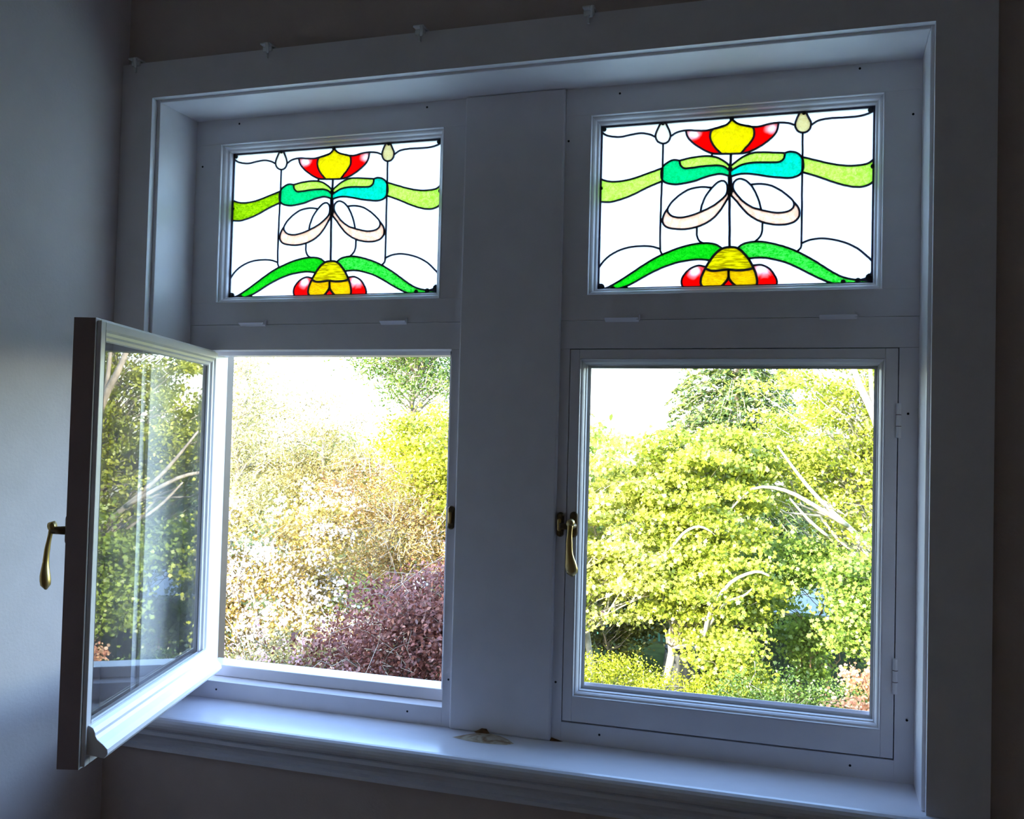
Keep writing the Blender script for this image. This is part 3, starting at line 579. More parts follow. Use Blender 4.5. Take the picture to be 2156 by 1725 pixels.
TEAL = stained_mat('teal_glass', (0.003, 0.72, 0.38), (0.003, 0.54, 0.24), 200, amount=1.4, clear=0.2)
TURQ = stained_mat('turquoise_glass', (0.003, 0.78, 0.58), (0.003, 0.54, 0.40), 140, amount=1.5, clear=0.2)
GREEN = stained_mat('green_glass', (0.08, 0.68, 0.08), (0.012, 0.46, 0.03), 200, amount=1.3, clear=0.2)
GREEN2 = stained_mat('rippled_green_glass', (0.26, 0.78, 0.24), (0.02, 0.48, 0.05), 150, amount=1.6, stretch=(1, 1, 1.8), clear=0.2)
PEACH = stained_mat('peach_glass', (0.93, 0.70, 0.58), (0.86, 0.58, 0.44), 120, amount=1.3, clear=0.2)
def red_mat(name, cx, cz, rad):
    """flashed red glass, its red skin thinning to clear in a soft spot"""
    m = stained_mat(name, (0.90, 0.002, 0.002), (0.78, 0.001, 0.001), 40, clear=0.2)
    nt = m.node_tree
    tr = [x for x in nt.nodes if x.type == 'BSDF_TRANSPARENT'][0]
    tl = [x for x in nt.nodes if x.type == 'BSDF_TRANSLUCENT'][0]
    ramp = [x for x in nt.nodes if x.type == 'VALTORGB'][0]
    tc = [x for x in nt.nodes if x.type == 'TEX_COORD'][0]
    nz = [x for x in nt.nodes if x.type == 'TEX_NOISE'][0]
    sub = nt.nodes.new('ShaderNodeVectorMath'); sub.operation = 'DISTANCE'
    sub.inputs[1].default_value = (cx, 0, cz)
    nt.links.new(tc.outputs['Object'], sub.inputs[0])
    ad = nt.nodes.new('ShaderNodeMath'); ad.operation = 'MULTIPLY_ADD'
    ad.inputs[1].default_value = rad * 1.3
    nt.links.new(nz.outputs['Fac'], ad.inputs[0])
    nt.links.new(sub.outputs['Value'], ad.inputs[2])
    mr = nt.nodes.new('ShaderNodeMapRange')
    mr.inputs['From Min'].default_value = rad * 0.9
    mr.inputs['From Max'].default_value = rad * 1.9
    nt.links.new(ad.outputs[0], mr.inputs['Value'])
    mx = nt.nodes.new('ShaderNodeMix'); mx.data_type = 'RGBA'
    mx.inputs['A'].default_value = (0.95, 0.85, 0.85, 1)
    nt.links.new(mr.outputs[0], mx.inputs['Factor'])
    nt.links.new(ramp.outputs[0], mx.inputs['B'])
    nt.links.new(mx.outputs[2], tr.inputs[0]); nt.links.new(mx.outputs[2], tl.inputs[0])
    return m
PW, PH = 0.5522, 0.3531
REDS = {11: red_mat('flashed_red_glass_a', 0.355 * PW, (1 - 0.085) * PH, 0.016), 8: red_mat('flashed_red_glass_b', 0.645 * PW, (1 - 0.085) * PH, 0.014),
        39: red_mat('flashed_red_glass_c', 0.372 * PW, (1 - 0.895) * PH, 0.016), 40: red_mat('flashed_red_glass_d', 0.615 * PW, (1 - 0.90) * PH, 0.018),
        44: red_mat('flashed_red_glass_e', -1, -1, 0.001)}
PIECE = {1: PALE, 3: CREAM, 5: YELLOW, 14: LIME, 15: LIME, 16: TURQ, 17: TEAL, 18: LIME, 19: LIME, 24: MILKY, 25: MILKY, 28: PEACH, 29: PEACH,
         33: GREEN, 34: GREEN2, 36: HIVE, 41: AMBER, 42: AMBER}
PIECE.update(REDS)
def stained_panel(label, x0, x1, variant):
    root = props(empty('stained_glass_panel', (x0, 0.0325, 0.1288)), label, 'stained glass', None)
    pw, ph = x1 - x0, 0.3531
    sx = pw / PW
    for i, flat in enumerate(GLASS['p']):
        pts = [(flat[k] / 1000 * pw, (1 - flat[k + 1] / 1000) * ph) for k in range(0, len(flat), 2)]
        n = len(pts)
        v = [(x, -0.0013, z) for x, z in pts] + [(x, 0.0013, z) for x, z in pts]
        f = [tuple(range(n)), tuple(range(n, 2 * n))[::-1]] + [(k, (k + 1) % n, n + (k + 1) % n, n + k) for k in range(n)]
        m = PIECE.get(i, CLEARG)
        if variant:
            m = {19: OLIVE}.get(i, m)
        o = mesh_obj('glass_piece', v, f, m, root)
        fix_normals(o)
    for flat, w in GLASS['s']:
        P = np.array(flat, float).reshape(-1, 2) / 1000
        P = np.column_stack([P[:, 0] * pw, (1 - P[:, 1]) * ph])
        keep = [0] + [k for k in range(1, len(P)) if np.linalg.norm(P[k] - P[k - 1]) > 1e-4]
        P = P[keep]
        t = np.gradient(P, axis=0); t /= np.linalg.norm(t, axis=1)[:, None] + 1e-9
        nn = np.column_stack([-t[:, 1], t[:, 0]])
        hw = 0.0021 * w
        rings = []
        for k in range(len(P)):
            a, b = P[k] + nn[k] * hw, P[k] - nn[k] * hw
            c, d = P[k] + nn[k] * hw * 0.55, P[k] - nn[k] * hw * 0.55
            rings.append([(a[0], -0.0018, a[1]), (c[0], -0.0032, c[1]), (d[0], -0.0032, d[1]), (b[0], -0.0018, b[1]), (b[0], 0.0018, b[1]), (d[0], 0.003, d[1]), (c[0], 0.003, c[1]), (a[0], 0.0018, a[1])])
        MB().loft(rings).build('lead_came', LEAD, root)
    MB().ring(0, pw, 0, ph, [(-0.003, -0.003), (0.0038, -0.003), (0.0038, 0.003), (-0.003, 0.003)]).build('border_came', LEAD, root)
    for u, v, r in GLASS['b']:
        cxp, czp = u * pw, (1 - v) * ph
        MB().loft([[(cxp + r * s * math.cos(a), y, czp + r * s * math.sin(a)) for a in np.linspace(0, 2 * math.pi, 10, endpoint=False)] for s, y in ((0.75, 0.0035), (1, 0.0), (0.9, -0.0035), (0.4, -0.0045))]).build('solder_joint', SOLDER, root)
    return root
stained_panel('art nouveau stained glass panel over the open casement, left ribbon olive green', SLX0, SLX1, 1)
stained_panel('art nouveau stained glass panel over the shut casement, left ribbon pale lime', SRX0, SRX1, 0)

# ------------------------------------------------------------------ garden
rng = np.random.default_rng(7)
GRASS = paint_mat('lawn', (0.05, 0.07, 0.015), rough=0.95, var=0.5, scale=2.5, spec=0.1)
structure(MB().box(-45, 40, 0.3, 70, G - 0.3, G), 'ground', GRASS)

BARK_PALE = paint_mat('pale_bark', (0.40, 0.36, 0.29), rough=0.9, var=0.3, scale=9)
BARK_GREY = paint_mat('grey_bark', (0.30, 0.26, 0.21), rough=0.9, var=0.35, scale=9)
BARK_RED = paint_mat('reddish_bark', (0.30, 0.17, 0.09), rough=0.9, var=0.35, scale=9)

MAPLE = np.array([(0, -.5), (.2, -.3), (.5, -.22), (.3, .02), (.42, .25), (.16, .2), (0, .55), (-.16, .2), (-.42, .25), (-.3, .02), (-.5, -.22), (-.2, -.3)])
OVAL = np.array([(0, -.5), (.26, -.15), (.2, .22), (0, .5), (-.2, .22), (-.26, -.15)])
LANCE = np.array([(0, -.5), (.15, 0), (0, .5), (-.15, 0)])
PETAL = np.array([(.5 * math.cos(a), .5 * math.sin(a)) for a in np.linspace(0, 2 * math.pi, 6, endpoint=False)])

def leaf_mesh(name, pos, nrm, size, shape, mat, parent, rg, tint=None):
    N = len(pos); k = len(shape)
    nrm = nrm / (np.linalg.norm(nrm, axis=1)[:, None] + 1e-9)
    r = rg.normal(size=(N, 3))
    u = np.cross(nrm, r); u /= np.linalg.norm(u, axis=1)[:, None] + 1e-9
    w = np.cross(nrm, u)
    s = size * rg.uniform(0.65, 1.25, N)
    fold = np.abs(shape[:, 0]) * 0.35
    v = pos[:, None, :] + s[:, None, None] * (shape[None, :, 0, None] * u[:, None, :] + shape[None, :, 1, None] * w[:, None, :] + fold[None, :, None] * nrm[:, None, :])
    me = bpy.data.meshes.new(name)
    me.vertices.add(N * k); me.loops.add(N * k); me.polygons.add(N)
    me.vertices.foreach_set('co', v.astype(np.float32).ravel())
    me.loops.foreach_set('vertex_index', np.arange(N * k, dtype=np.int32))
    me.polygons.foreach_set('loop_start', np.arange(0, N * k, k, dtype=np.int32))
    me.materials.append(mat)
    me.update(calc_edges=True)
    at = me.attributes.new('tint', 'FLOAT', 'FACE')
    tv = rg.random(N) if tint is None else np.clip(0.55 * tint + 0.45 * rg.random(N), 0, 1)
    at.data.foreach_set('value', tv.astype(np.float32))
    o = bpy.data.objects.new(name, me)
    COL.objects.link(o)
    o.parent = parent
    o['kind'] = 'stuff'
    return o

def bend(p0, p1, sag, rg, n=5, wob=0.05):
    p0, p1 = np.array(p0, float), np.array(p1, float)
    t = np.linspace(0, 1, n)[:, None]
    L = np.linalg.norm(p1 - p0)
    p = p0 + (p1 - p0) * t
    p[:, 2] += sag * L * np.sin(t[:, 0] * math.pi)
    p[1:-1] += rg.normal(size=(n - 2, 3)) * wob * L
    return p

def plant(name, label, cat, base, blobs, leaf, bark, trunk=0.09, stems=1, limbs=10, clumps=60, spread=0.32, shape=MAPLE, size=0.10, n=9000, seed=1,
          group=None, blossom=None, twig_r=0.012, layer=0.5, up=0.6, lean=(0, 0), bare=0, extra=None, shell=0.45, fork=0.35):
    """blobs: list of (cx, cy, cz, rx, ry, rz, weight); one object per tree: trunk, limbs, twigs and foliage as parts"""
    rg = np.random.default_rng(seed)
    bx, by = base
    root = props(empty(name, (bx, by, G)), label, cat, group)
    B = np.array([bx, by, G])
    cen = []; wts = np.array([b[6] for b in blobs], float); wts /= wts.sum()
    for k in range(clumps):
        b = blobs[rg.choice(len(blobs), p=wts)]
        d = rg.normal(size=3); d /= np.linalg.norm(d)
        rr = rg.random() ** shell
        c = np.array(b[:3]) + d * np.array(b[3:6]) * rr
        c[2] = max(c[2], G + 0.12)
        cen.append(c - B)
    cen = np.array(cen)
    top = cen[:, 2].max(); mid = cen.mean(axis=0)
    # trunks
    trunks = []
    for s in range(stems):
        off = np.array([0, 0, 0]) if stems == 1 else np.array([rg.normal() * 0.22, rg.normal() * 0.22, 0])
        tip = np.array([mid[0] * 0.9 + off[0] * 2.5 + lean[0], mid[1] * 0.9 + off[1] * 2.5 + lean[1], top * rg.uniform(0.78, 0.9)])
        tp = bend(off, tip, 0, rg, 9, 0.018)
        rad = trunk * (1 if stems == 1 else 0.7) * np.linspace(1.15, 0.22, 9)
        MB().tube(tp, rad, k=9).build('trunk', bark, root, smooth=True)
        trunks.append((tp, rad))
    if extra:
        for pts, rad in extra:
            P = np.array(pts, float) - B
            MB().tube(bend2(P), np.interp(np.linspace(0, 1, 3 * (len(P) - 1) + 1), np.linspace(0, 1, len(P)), rad), k=8).build('branch', bark, root, smooth=True)
    tw = MB()
    order = rg.permutation(len(cen))
    for q, k in enumerate(order):
        c = cen[k]
        tp, rad = trunks[q % stems]
        hd = np.linalg.norm(c[:2] - tp[:, :2].mean(axis=0))
        za = np.clip(c[2] - hd * rg.uniform(0.5, 0.9), top * fork * 0.5, top * 0.85)
        ia = np.interp(za, tp[:, 2], np.arange(len(tp)))
        a = np.array([np.interp(ia, np.arange(len(tp)), tp[:, j]) for j in range(3)])
        r0 = np.interp(ia, np.arange(len(tp)), rad)
        p = bend(a, c, 0.08, rg, 6, 0.035)
        if q < limbs:
            MB().tube(p, np.linspace(r0 * 0.42, twig_r * 0.6, 6), k=6).build('branch', bark, root, smooth=True)
        else:
            tw.tube(p, np.linspace(min(r0 * 0.4, twig_r * 1.6), twig_r * 0.35, 6), k=4, cap=False)
    for k in range(bare):
        c = cen[rg.integers(len(cen))]
        e = c + rg.normal(size=3) * np.array([0.5, 0.4, 0.35])
        tw.tube(bend(c, e, 0.1, rg, 6, 0.07), np.linspace(twig_r * 0.8, twig_r * 0.3, 6), k=4, cap=False)
    if tw.v:
        props(tw.build('twigs', bark, root), kind='stuff')
    # foliage
    def scatter(m, sp):
        idx = rg.integers(len(cen), size=m)
        off = rg.normal(size=(m, 3)) * np.array([sp, sp, sp * layer])
        return cen[idx] + off, idx
    pos, idx = scatter(n, spread)
    pos[:, 2] = np.maximum(pos[:, 2], 0.03)
    nrm = rg.normal(size=(n, 3)) * 0.75 + np.array([0, -0.25, up])
    leaf_mesh('foliage', pos, nrm, size, shape, leaf, root, rg, rg.random(len(cen))[idx])
    if blossom:
        bm_, bn, bs, bsp = blossom
        k = max(8, bn // 26)
        hc, _ = scatter(k, spread)
        hc += rg.normal(size=hc.shape) * 0.05 + np.array([0, -0.18, 0.12])
        idx = rg.integers(k, size=bn)
        pos = hc[idx] + rg.normal(size=(bn, 3)) * bsp
        leaf_mesh('blossom', pos, rg.normal(size=(bn, 3)) + np.array([0, -0.5, 0.4]), bs, PETAL, bm_, root, rg)
    return root

def bend2(P):
    n = 3 * (len(P) - 1) + 1
    s = np.linspace(0, len(P) - 1, n)
    # smooth catmull interpolation
    out = []
    for t in s:
        i = min(int(t), len(P) - 2); f = t - i
        p0, p1, p2, p3 = P[max(i - 1, 0)], P[i], P[i + 1], P[min(i + 2, len(P) - 1)]
        out.append(0.5 * ((2 * p1) + (p2 - p0) * f + (2 * p0 - 5 * p1 + 4 * p2 - p3) * f * f + (3 * p1 - p0 - 3 * p2 + p3) * f ** 3))
    return np.array(out)

# leaf colours
L_MAPLE = leaf_mat('maple_leaf', (0.15, 0.21, 0.012), (0.60, 0.65, 0.075), trans=0.32)
L_SYC = leaf_mat('sycamore_leaf', (0.28, 0.33, 0.03), (0.78, 0.79, 0.20), trans=0.35)
L_MAPLE2 = leaf_mat('maple_leaf_green', (0.10, 0.18, 0.015), (0.42, 0.55, 0.09), trans=0.32)
L_ASH = leaf_mat('ash_leaf', (0.14, 0.195, 0.012), (0.56, 0.60, 0.07), trans=0.32)
L_PALE = leaf_mat('pale_leaf', (0.10, 0.09, 0.02), (0.74, 0.73, 0.36), trans=0.3)
L_OLIVE = leaf_mat('olive_leaf', (0.12, 0.09, 0.018), (0.50, 0.44, 0.15), trans=0.3)
L_ORANGE = leaf_mat('bronze_leaf', (0.15, 0.055, 0.018), (0.48, 0.36, 0.09), trans=0.3)
L_RED = leaf_mat('copper_leaf', (0.085, 0.022, 0.018), (0.30, 0.115, 0.085), trans=0.25)
L_YEL = leaf_mat('yellow_green_leaf', (0.20, 0.24, 0.01), (0.52, 0.54, 0.04), trans=0.3)
L_HEDGE = leaf_mat('hedge_leaf', (0.30, 0.34, 0.01), (0.58, 0.60, 0.03))
L_GREEN = leaf_mat('green_leaf', (0.04, 0.09, 0.012), (0.18, 0.28, 0.04), trans=0.3)
L_RHODO = leaf_mat('rhododendron_leaf', (0.10, 0.055, 0.012), (0.40, 0.32, 0.06), trans=0.3)
L_CONIF = leaf_mat('spruce_needles', (0.06, 0.13, 0.05), (0.24, 0.30, 0.05), trans=0.2)
F_WHITE = leaf_mat('white_petal', (0.86, 0.80, 0.80), (0.93, 0.90, 0.90))
F_PINK = leaf_mat('pink_petal', (0.72, 0.42, 0.46), (0.85, 0.62, 0.64))
F_CORAL = leaf_mat('coral_petal', (0.66, 0.26, 0.13), (0.85, 0.58, 0.36))
L_FAR = leaf_mat('far_leaf', (0.16, 0.22, 0.05), (0.36, 0.38, 0.10))
# --- seen through the left window
plant('copper_shrub', 'dark red-leaved shrub in the house shadow at the foot of the left window view', 'shrub', (-3.0, 9.0),
      [(-2.8, 9.0, -3.05, 1.35, 1.1, 1.4, 3), (-3.9, 8.8, -3.25, 1.05, 0.9, 0.85, 2.0), (-3.2, 8.9, -2.4, 0.9, 0.7, 0.6, 1), (-2.45, 9.0, -2.15, 0.65, 0.6, 0.65, 0.9), (-2.8, 9.0, -4.6, 1.3, 1.0, 0.9, 1)], L_RED, BARK_GREY, trunk=0.05, stems=4, clumps=190, spread=0.19, shape=OVAL, size=0.060, n=38000, seed=3, bare=200, twig_r=0.008, limbs=12, blossom=(F_WHITE, 200, 0.025, 0.05))
plant('mixed_flowering_shrub', 'low shady shrub with small yellow-green leaves and pink flowers left of the copper shrub', 'shrub', (-5.2, 8.8),
      [(-5.3, 8.8, -3.35, 1.0, 0.8, 0.55, 2), (-4.4, 8.5, -3.2, 0.8, 0.6, 0.55, 1.3), (-3.7, 8.3, -3.6, 0.6, 0.5, 0.4, 0.6), (-5.2, 8.8, -4.5, 1.0, 0.8, 0.8, 1)], L_OLIVE, BARK_GREY, trunk=0.04, stems=3, clumps=90, spread=0.16, shape=OVAL, size=0.055, n=12000, seed=4, bare=120, twig_r=0.008, blossom=(F_PINK, 2200, 0.032, 0.045))
plant('rhododendron', 'sunlit rhododendron full of white blossom in the left window', 'shrub', (-8.9, 14.2),
      [(-8.9, 14.2, -3.0, 1.9, 1.3, 1.7, 2), (-7.6, 14.3, -2.7, 1.0, 1.0, 1.3, 1), (-9.8, 14.0, -3.8, 1.0, 1.0, 1.0, 0.7), (-6.9, 13.4, -3.9, 1.0, 0.8, 1.0, 0.8), (-5.8, 13.0, -4.2, 0.8, 0.7, 0.9, 0.6)], L_RHODO, BARK_GREY, trunk=0.05, stems=4, clumps=130, spread=0.26, shape=OVAL, size=0.09, n=20000, seed=5, bare=60, blossom=(F_WHITE, 11000, 0.06, 0.11))
plant('bronze_tree', 'feathery bronze and gold tree behind the copper shrub', 'tree', (-7.2, 16.2),
      [(-7.3, 16.2, -2.0, 1.6, 1.2, 1.4, 2), (-6.0, 16.0, -2.6, 1.1, 1.0, 1.1, 1)], L_ORANGE, BARK_PALE, trunk=0.08, clumps=90, spread=0.28, shape=LANCE, size=0.09, n=19000, seed=6, bare=160, twig_r=0.014)
plant('olive_tree', 'pale olive tree in the middle of the left window, sky above it', 'tree', (-10.6, 20.0),
      [(-10.7, 20.0, -1.1, 1.5, 1.3, 1.9, 3), (-9.6, 19.8, -1.9, 1.0, 1.0, 1.6, 1)], L_OLIVE, BARK_PALE, trunk=0.12, clumps=110, spread=0.3, shape=LANCE, size=0.10, n=22000, seed=7, bare=140, twig_r=0.016)
plant('pale_tree', 'bleached pale tree with thin leaves at the left edge of the open window', 'tree', (-12.9, 19.2),
      [(-12.5, 19.2, 0.2, 1.6, 1.2, 2.5, 3), (-11.9, 19.0, -2.0, 0.8, 0.8, 1.3, 1)], L_PALE, BARK_PALE, trunk=0.13, clumps=80, spread=0.36, shape=LANCE, size=0.12, n=13000, seed=8, bare=110, twig_r=0.016)
plant('yellow_green_tree', 'dense yellow-green tree at the right edge of the left window', 'tree', (-6.1, 17.4),
      [(-6.2, 17.4, -1.1, 1.35, 1.3, 1.7, 3), (-5.2, 17.6, -1.9, 1.2, 1.2, 1.6, 2), (-7.2, 17.4, -0.6, 0.6, 0.6, 0.9, 0.5)], L_YEL, BARK_GREY, trunk=0.12, clumps=110, spread=0.3, shape=OVAL, size=0.095, n=26000, seed=9)
plant('bare_branched_tree', 'tall thin-leaved tree against white sky above the yellow-green tree', 'tree', (-10.0, 24.5),
      [(-9.9, 24.5, 2.4, 2.4, 1.6, 2.0, 3)], L_GREEN, BARK_GREY, trunk=0.16, clumps=110, spread=0.34, shape=LANCE, size=0.17, n=13000, seed=10, bare=160, twig_r=0.018)

# --- seen through the right window
def conifer(name, label, base, apex, r0, n, seed):
    rg = np.random.default_rng(seed)
    root = props(empty(name, (base[0], base[1], G)), label, 'tree')
    Ht = apex - G
    MB().tube([(0, 0, 0), (0.03, 0, Ht * 0.5), (0, 0, Ht)], [0.2, 0.12, 0.02], k=8).build('trunk', BARK_GREY, root, smooth=True)
    pos = []; nr = []; tw = MB()
    for z in np.arange(Ht * 0.12, Ht * 0.985, 0.30):
        R = r0 * (1 - z / Ht) ** 0.75 + 0.08
        m = int(9 + 7 * R)
        for a in rg.uniform(0, 2 * math.pi, m):
            L = R * rg.uniform(0.75, 1.1)
            t = np.linspace(0, 1, 5)
            p = np.column_stack([L * t * math.cos(a), L * t * math.sin(a), z + 0.10 * L * np.sin(t * 3) - 0.32 * L * t ** 2])
            tw.tube(p, np.linspace(0.022, 0.006, 5), k=3, cap=False)
            k = int(26 * L + 6)
            tt = rg.random(k) ** 0.6
            q = np.column_stack([np.interp(tt, t, p[:, j]) for j in range(3)])
            w = 0.05 + 0.16 * L * (1 - tt)
            side = rg.normal(size=k) * w
            q[:, 0] += -math.sin(a) * side; q[:, 1] += math.cos(a) * side
            q[:, 2] += -np.abs(rg.normal(size=k)) * 0.07
            pos.append(q)
    props(tw.build('twigs', BARK_GREY, root), kind='stuff')
    pos = np.vstack(pos)
    leaf_mesh('foliage', pos, rg.normal(size=pos.shape) * 0.5 + np.array([0, -0.3, 0.9]), 0.24, LANCE, L_CONIF, root, rg)
conifer('spruce', 'dark green spruce rising behind the maples in the right window', (-0.9, 26.5), 6.6, 3.4, 1, 11)

plant('sycamore', 'sycamore with pale forked trunks at the left edge of the right window', 'tree', (-2.85, 17.2),
      [(-2.9, 17.2, -1.4, 1.5, 1.3, 1.7, 3), (-1.9, 17.1, -2.8, 1.2, 1.0, 1.1, 2.4), (-3.5, 17.0, -3.2, 0.8, 0.8, 0.9, 1.6)], L_SYC, BARK_PALE, trunk=0.10, stems=3, limbs=14, clumps=160, spread=0.20, shape=MAPLE, size=0.095, n=21000, layer=0.35, seed=12, fork=0.5)
plant('field_maple', 'bushy maple filling the middle of the right window', 'tree', (-1.65, 17.6),
      [(-0.7, 17.6, -1.3, 1.5, 1.2, 1.5, 3), (-0.5, 17.0, -3.0, 1.3, 0.9, 1.1, 2.4), (-1.5, 17.6, -1.0, 0.8, 0.8, 1.2, 1)], L_MAPLE, BARK_PALE, trunk=0.11, stems=2, limbs=14, clumps=165, spread=0.20, shape=MAPLE, size=0.095, n=23000, layer=0.35, seed=13, fork=0.45,
      extra=[([(-0.6, 16.6, -3.9), (-0.45, 16.4, -3.3), (-0.1, 16.3, -2.75), (0.35, 16.2, -2.5), (0.6, 16.1, -2.55)], [0.045, 0.04, 0.035, 0.028, 0.015]), ([(-0.55, 16.6, -3.7), (-0.2, 16.3, -3.15), (0.15, 16.2, -2.95), (0.3, 16.1, -2.8)], [0.035, 0.03, 0.024, 0.012]), ([(-1.3, 16.7, -2.3), (-1.0, 16.5, -1.9), (-0.7, 16.4, -1.75), (-0.45, 16.4, -1.85)], [0.035, 0.03, 0.025, 0.012])])
plant('ash_tree', 'tall tree with pale slanting limbs at the right of the right window', 'tree', (3.3, 19.6),
      [(1.6, 19.0, 0.6, 1.8, 1.4, 1.5, 3), (2.9, 19.2, 0.9, 1.6, 1.4, 1.7, 2.5), (0.6, 18.8, -0.6, 1.2, 1.1, 1.2, 2), (2.4, 18.8, -1.2, 1.5, 1.1, 1.0, 2), (4.2, 19.4, -0.3, 1.4, 1.3, 1.7, 1.6)], L_ASH, BARK_PALE, trunk=0.17, limbs=16, clumps=210, spread=0.22, shape=OVAL, size=0.095, n=30000, layer=0.4, seed=14, fork=0.5, twig_r=0.016,
      extra=[([(3.3, 19.5, -3.0), (2.7, 18.4, -2.4), (1.9, 17.7, -1.65), (1.25, 17.5, -1.0), (0.65, 17.4, -0.2)], [0.09, 0.065, 0.048, 0.036, 0.018]), ([(1.95, 17.7, -1.7), (1.4, 17.4, -1.35), (0.8, 17.3, -1.05), (0.2, 17.2, -1.05), (-0.3, 17.1, -1.6)], [0.045, 0.042, 0.036, 0.026, 0.012]), ([(1.6, 17.5, -1.9), (1.25, 17.4, -1.6), (0.9, 17.3, -1.2)], [0.032, 0.030, 0.015]),
             ([(3.25, 19.4, -2.0), (2.7, 18.3, -0.4), (2.42, 17.8, 0.4), (2.1, 17.6, 1.1), (1.9, 17.6, 1.8)], [0.12, 0.1, 0.075, 0.06, 0.04]), ([(2.42, 17.8, 0.4), (2.35, 17.7, 1.0), (2.3, 17.6, 1.9)], [0.05, 0.04, 0.03])])
plant('young_maple', 'young maple with thin reddish trunk in front of the garden shed', 'tree', (0.62, 18.6),
      [(0.5, 18.5, -2.9, 0.95, 0.7, 0.75, 2), (1.2, 18.4, -2.6, 0.8, 0.7, 0.6, 1)], L_MAPLE2, BARK_RED, trunk=0.055, stems=2, limbs=10, clumps=46, spread=0.22, shape=MAPLE, size=0.09, n=6000, seed=15, fork=0.7)
plant('guelder_bush', 'thin green bush standing before the shed front', 'shrub', (1.3, 18.9),
      [(1.3, 18.9, -4.3, 0.75, 0.4, 0.75, 2), (1.9, 18.8, -3.7, 0.5, 0.4, 0.5, 1)], L_MAPLE2, BARK_RED, trunk=0.03, stems=3, limbs=8, clumps=50, spread=0.14, shape=MAPLE, size=0.09, n=3600, seed=26)
plant('hazel', 'greener leafy hazel hanging beside the shed at the right edge of the window', 'tree', (2.6, 17.2),
      [(2.2, 17.0, -3.2, 0.75, 0.7, 1.0, 2), (2.9, 17.2, -2.7, 0.9, 0.8, 1.2, 1.5)], L_MAPLE2, BARK_GREY, trunk=0.05, stems=3, limbs=10, clumps=70, spread=0.22, shape=MAPLE, size=0.09, n=9000, seed=16)
plant('bright_hedge', 'bright yellow-green hedge along the bottom left of the right window', 'hedge', (-2.0, 15.6),
      [(-3.2, 15.6, -4.85, 0.9, 0.6, 0.72, 1), (-2.2, 15.6, -4.8, 0.9, 0.6, 0.72, 1), (-1.2, 15.6, -4.9, 0.8, 0.6, 0.65, 1), (-0.5, 15.5, -5.1, 0.5, 0.5, 0.45, 0.5), (-4.2, 15.7, -5.0, 0.8, 0.6, 0.6, 0.8)], L_HEDGE, BARK_GREY, trunk=0.025, stems=5, limbs=6, clumps=150, spread=0.16, shape=OVAL, size=0.05, n=30000, seed=17, shell=0.3)
plant('low_green_hedge', 'low dark green hedge in front of the shed', 'hedge', (0.9, 15.2),
      [(0.2, 15.4, -4.85, 0.6, 0.6, 0.65, 1), (1.0, 15.6, -4.8, 0.7, 0.7, 0.65, 1), (1.8, 15.6, -4.85, 0.6, 0.7, 0.65, 1), (2.6, 15.6, -4.8, 0.6, 0.6, 0.65, 0.8)], L_GREEN, BARK_GREY, trunk=0.02, stems=4, limbs=5, clumps=140, spread=0.16, shape=OVAL, size=0.055, n=19000, seed=18, shell=0.3)
plant('elder_bush', 'lime green bush between the bright hedge and the shed', 'shrub', (0.0, 16.6),
      [(-0.05, 16.5, -4.3, 0.75, 0.6, 0.75, 2), (0.3, 16.3, -4.9, 0.5, 0.5, 0.4, 1)], L_MAPLE, BARK_GREY, trunk=0.035, stems=3, limbs=8, clumps=46, spread=0.2, shape=MAPLE, size=0.085, n=6000, seed=19)
plant('coral_blossom_shrub', 'coral pink blossoming shrub in the bottom right corner of the right window', 'shrub', (2.75, 13.9),
      [(2.55, 13.9, -4.0, 0.75, 0.6, 0.85, 2), (2.3, 13.8, -4.6, 0.6, 0.6, 0.6, 1.2), (3.5, 14.0, -4.5, 0.8, 0.6, 1.0, 1)], L_ORANGE, BARK_RED, trunk=0.035, stems=4, limbs=10, clumps=54, spread=0.13, shape=OVAL, size=0.05, n=3200, seed=20, bare=30, blossom=(F_CORAL, 6000, 0.05, 0.075))

# --- shed, fence and a barrel for the dark opening under the trees
SHEDG = paint_mat('green_boards', (0.035, 0.06, 0.035), rough=0.7, var=0.25, scale=6)
SHEDR = paint_mat('pale_felt_roof', (0.42, 0.46, 0.50), rough=0.7, var=0.12, scale=4)
FENCEG = paint_mat('turquoise_fence_paint', (0.025, 0.14, 0.11), rough=0.6, var=0.2, scale=6)
BLACKP = paint_mat('black_plastic', (0.015, 0.018, 0.018), rough=0.5, var=0.2)
shed = props(empty('garden_shed', (0.0, 20.5, G)), 'dark green boarded shed with pale roof under the trees', 'shed')
SW, SD, SE, SB = 2.3, 2.0, 1.66, 1.95
MB().box(0.02, SW - 0.02, 0.03, SD, 0, SE - 0.02).build('body', SHEDG, shed)
bd = None
nb = 19
for k in range(nb):
    x = k * SW / nb
    if bd is None:
        bd = MB().box(0.003, SW / nb - 0.006, 0, 0.03, 0.02, SE).build('board', SHEDG, shed, bevel=0.004)
        o = bd
    else:
        o = bd.copy(); COL.objects.link(o); o.parent = shed
    o.location = (x, 0, 0)
mb = MB(); mb.v = [(-0.1, -0.18, SE), (SW + 0.1, -0.18, SE), (SW + 0.1, SD + 0.1, SB), (-0.1, SD + 0.1, SB), (-0.1, -0.18, SE + 0.06), (SW + 0.1, -0.18, SE + 0.06), (SW + 0.1, SD + 0.1, SB + 0.06), (-0.1, SD + 0.1, SB + 0.06)]
mb.f = [(0, 3, 2, 1), (4, 5, 6, 7), (0, 1, 5, 4), (1, 2, 6, 5), (2, 3, 7, 6), (3, 0, 4, 7)]
mb.build('roof', SHEDR, shed, bevel=0.008)
dr = MB().box(1.45, 2.1, -0.035, 0.0, 0.05, SE - 0.12).build('door', SHEDG, shed, bevel=0.006)
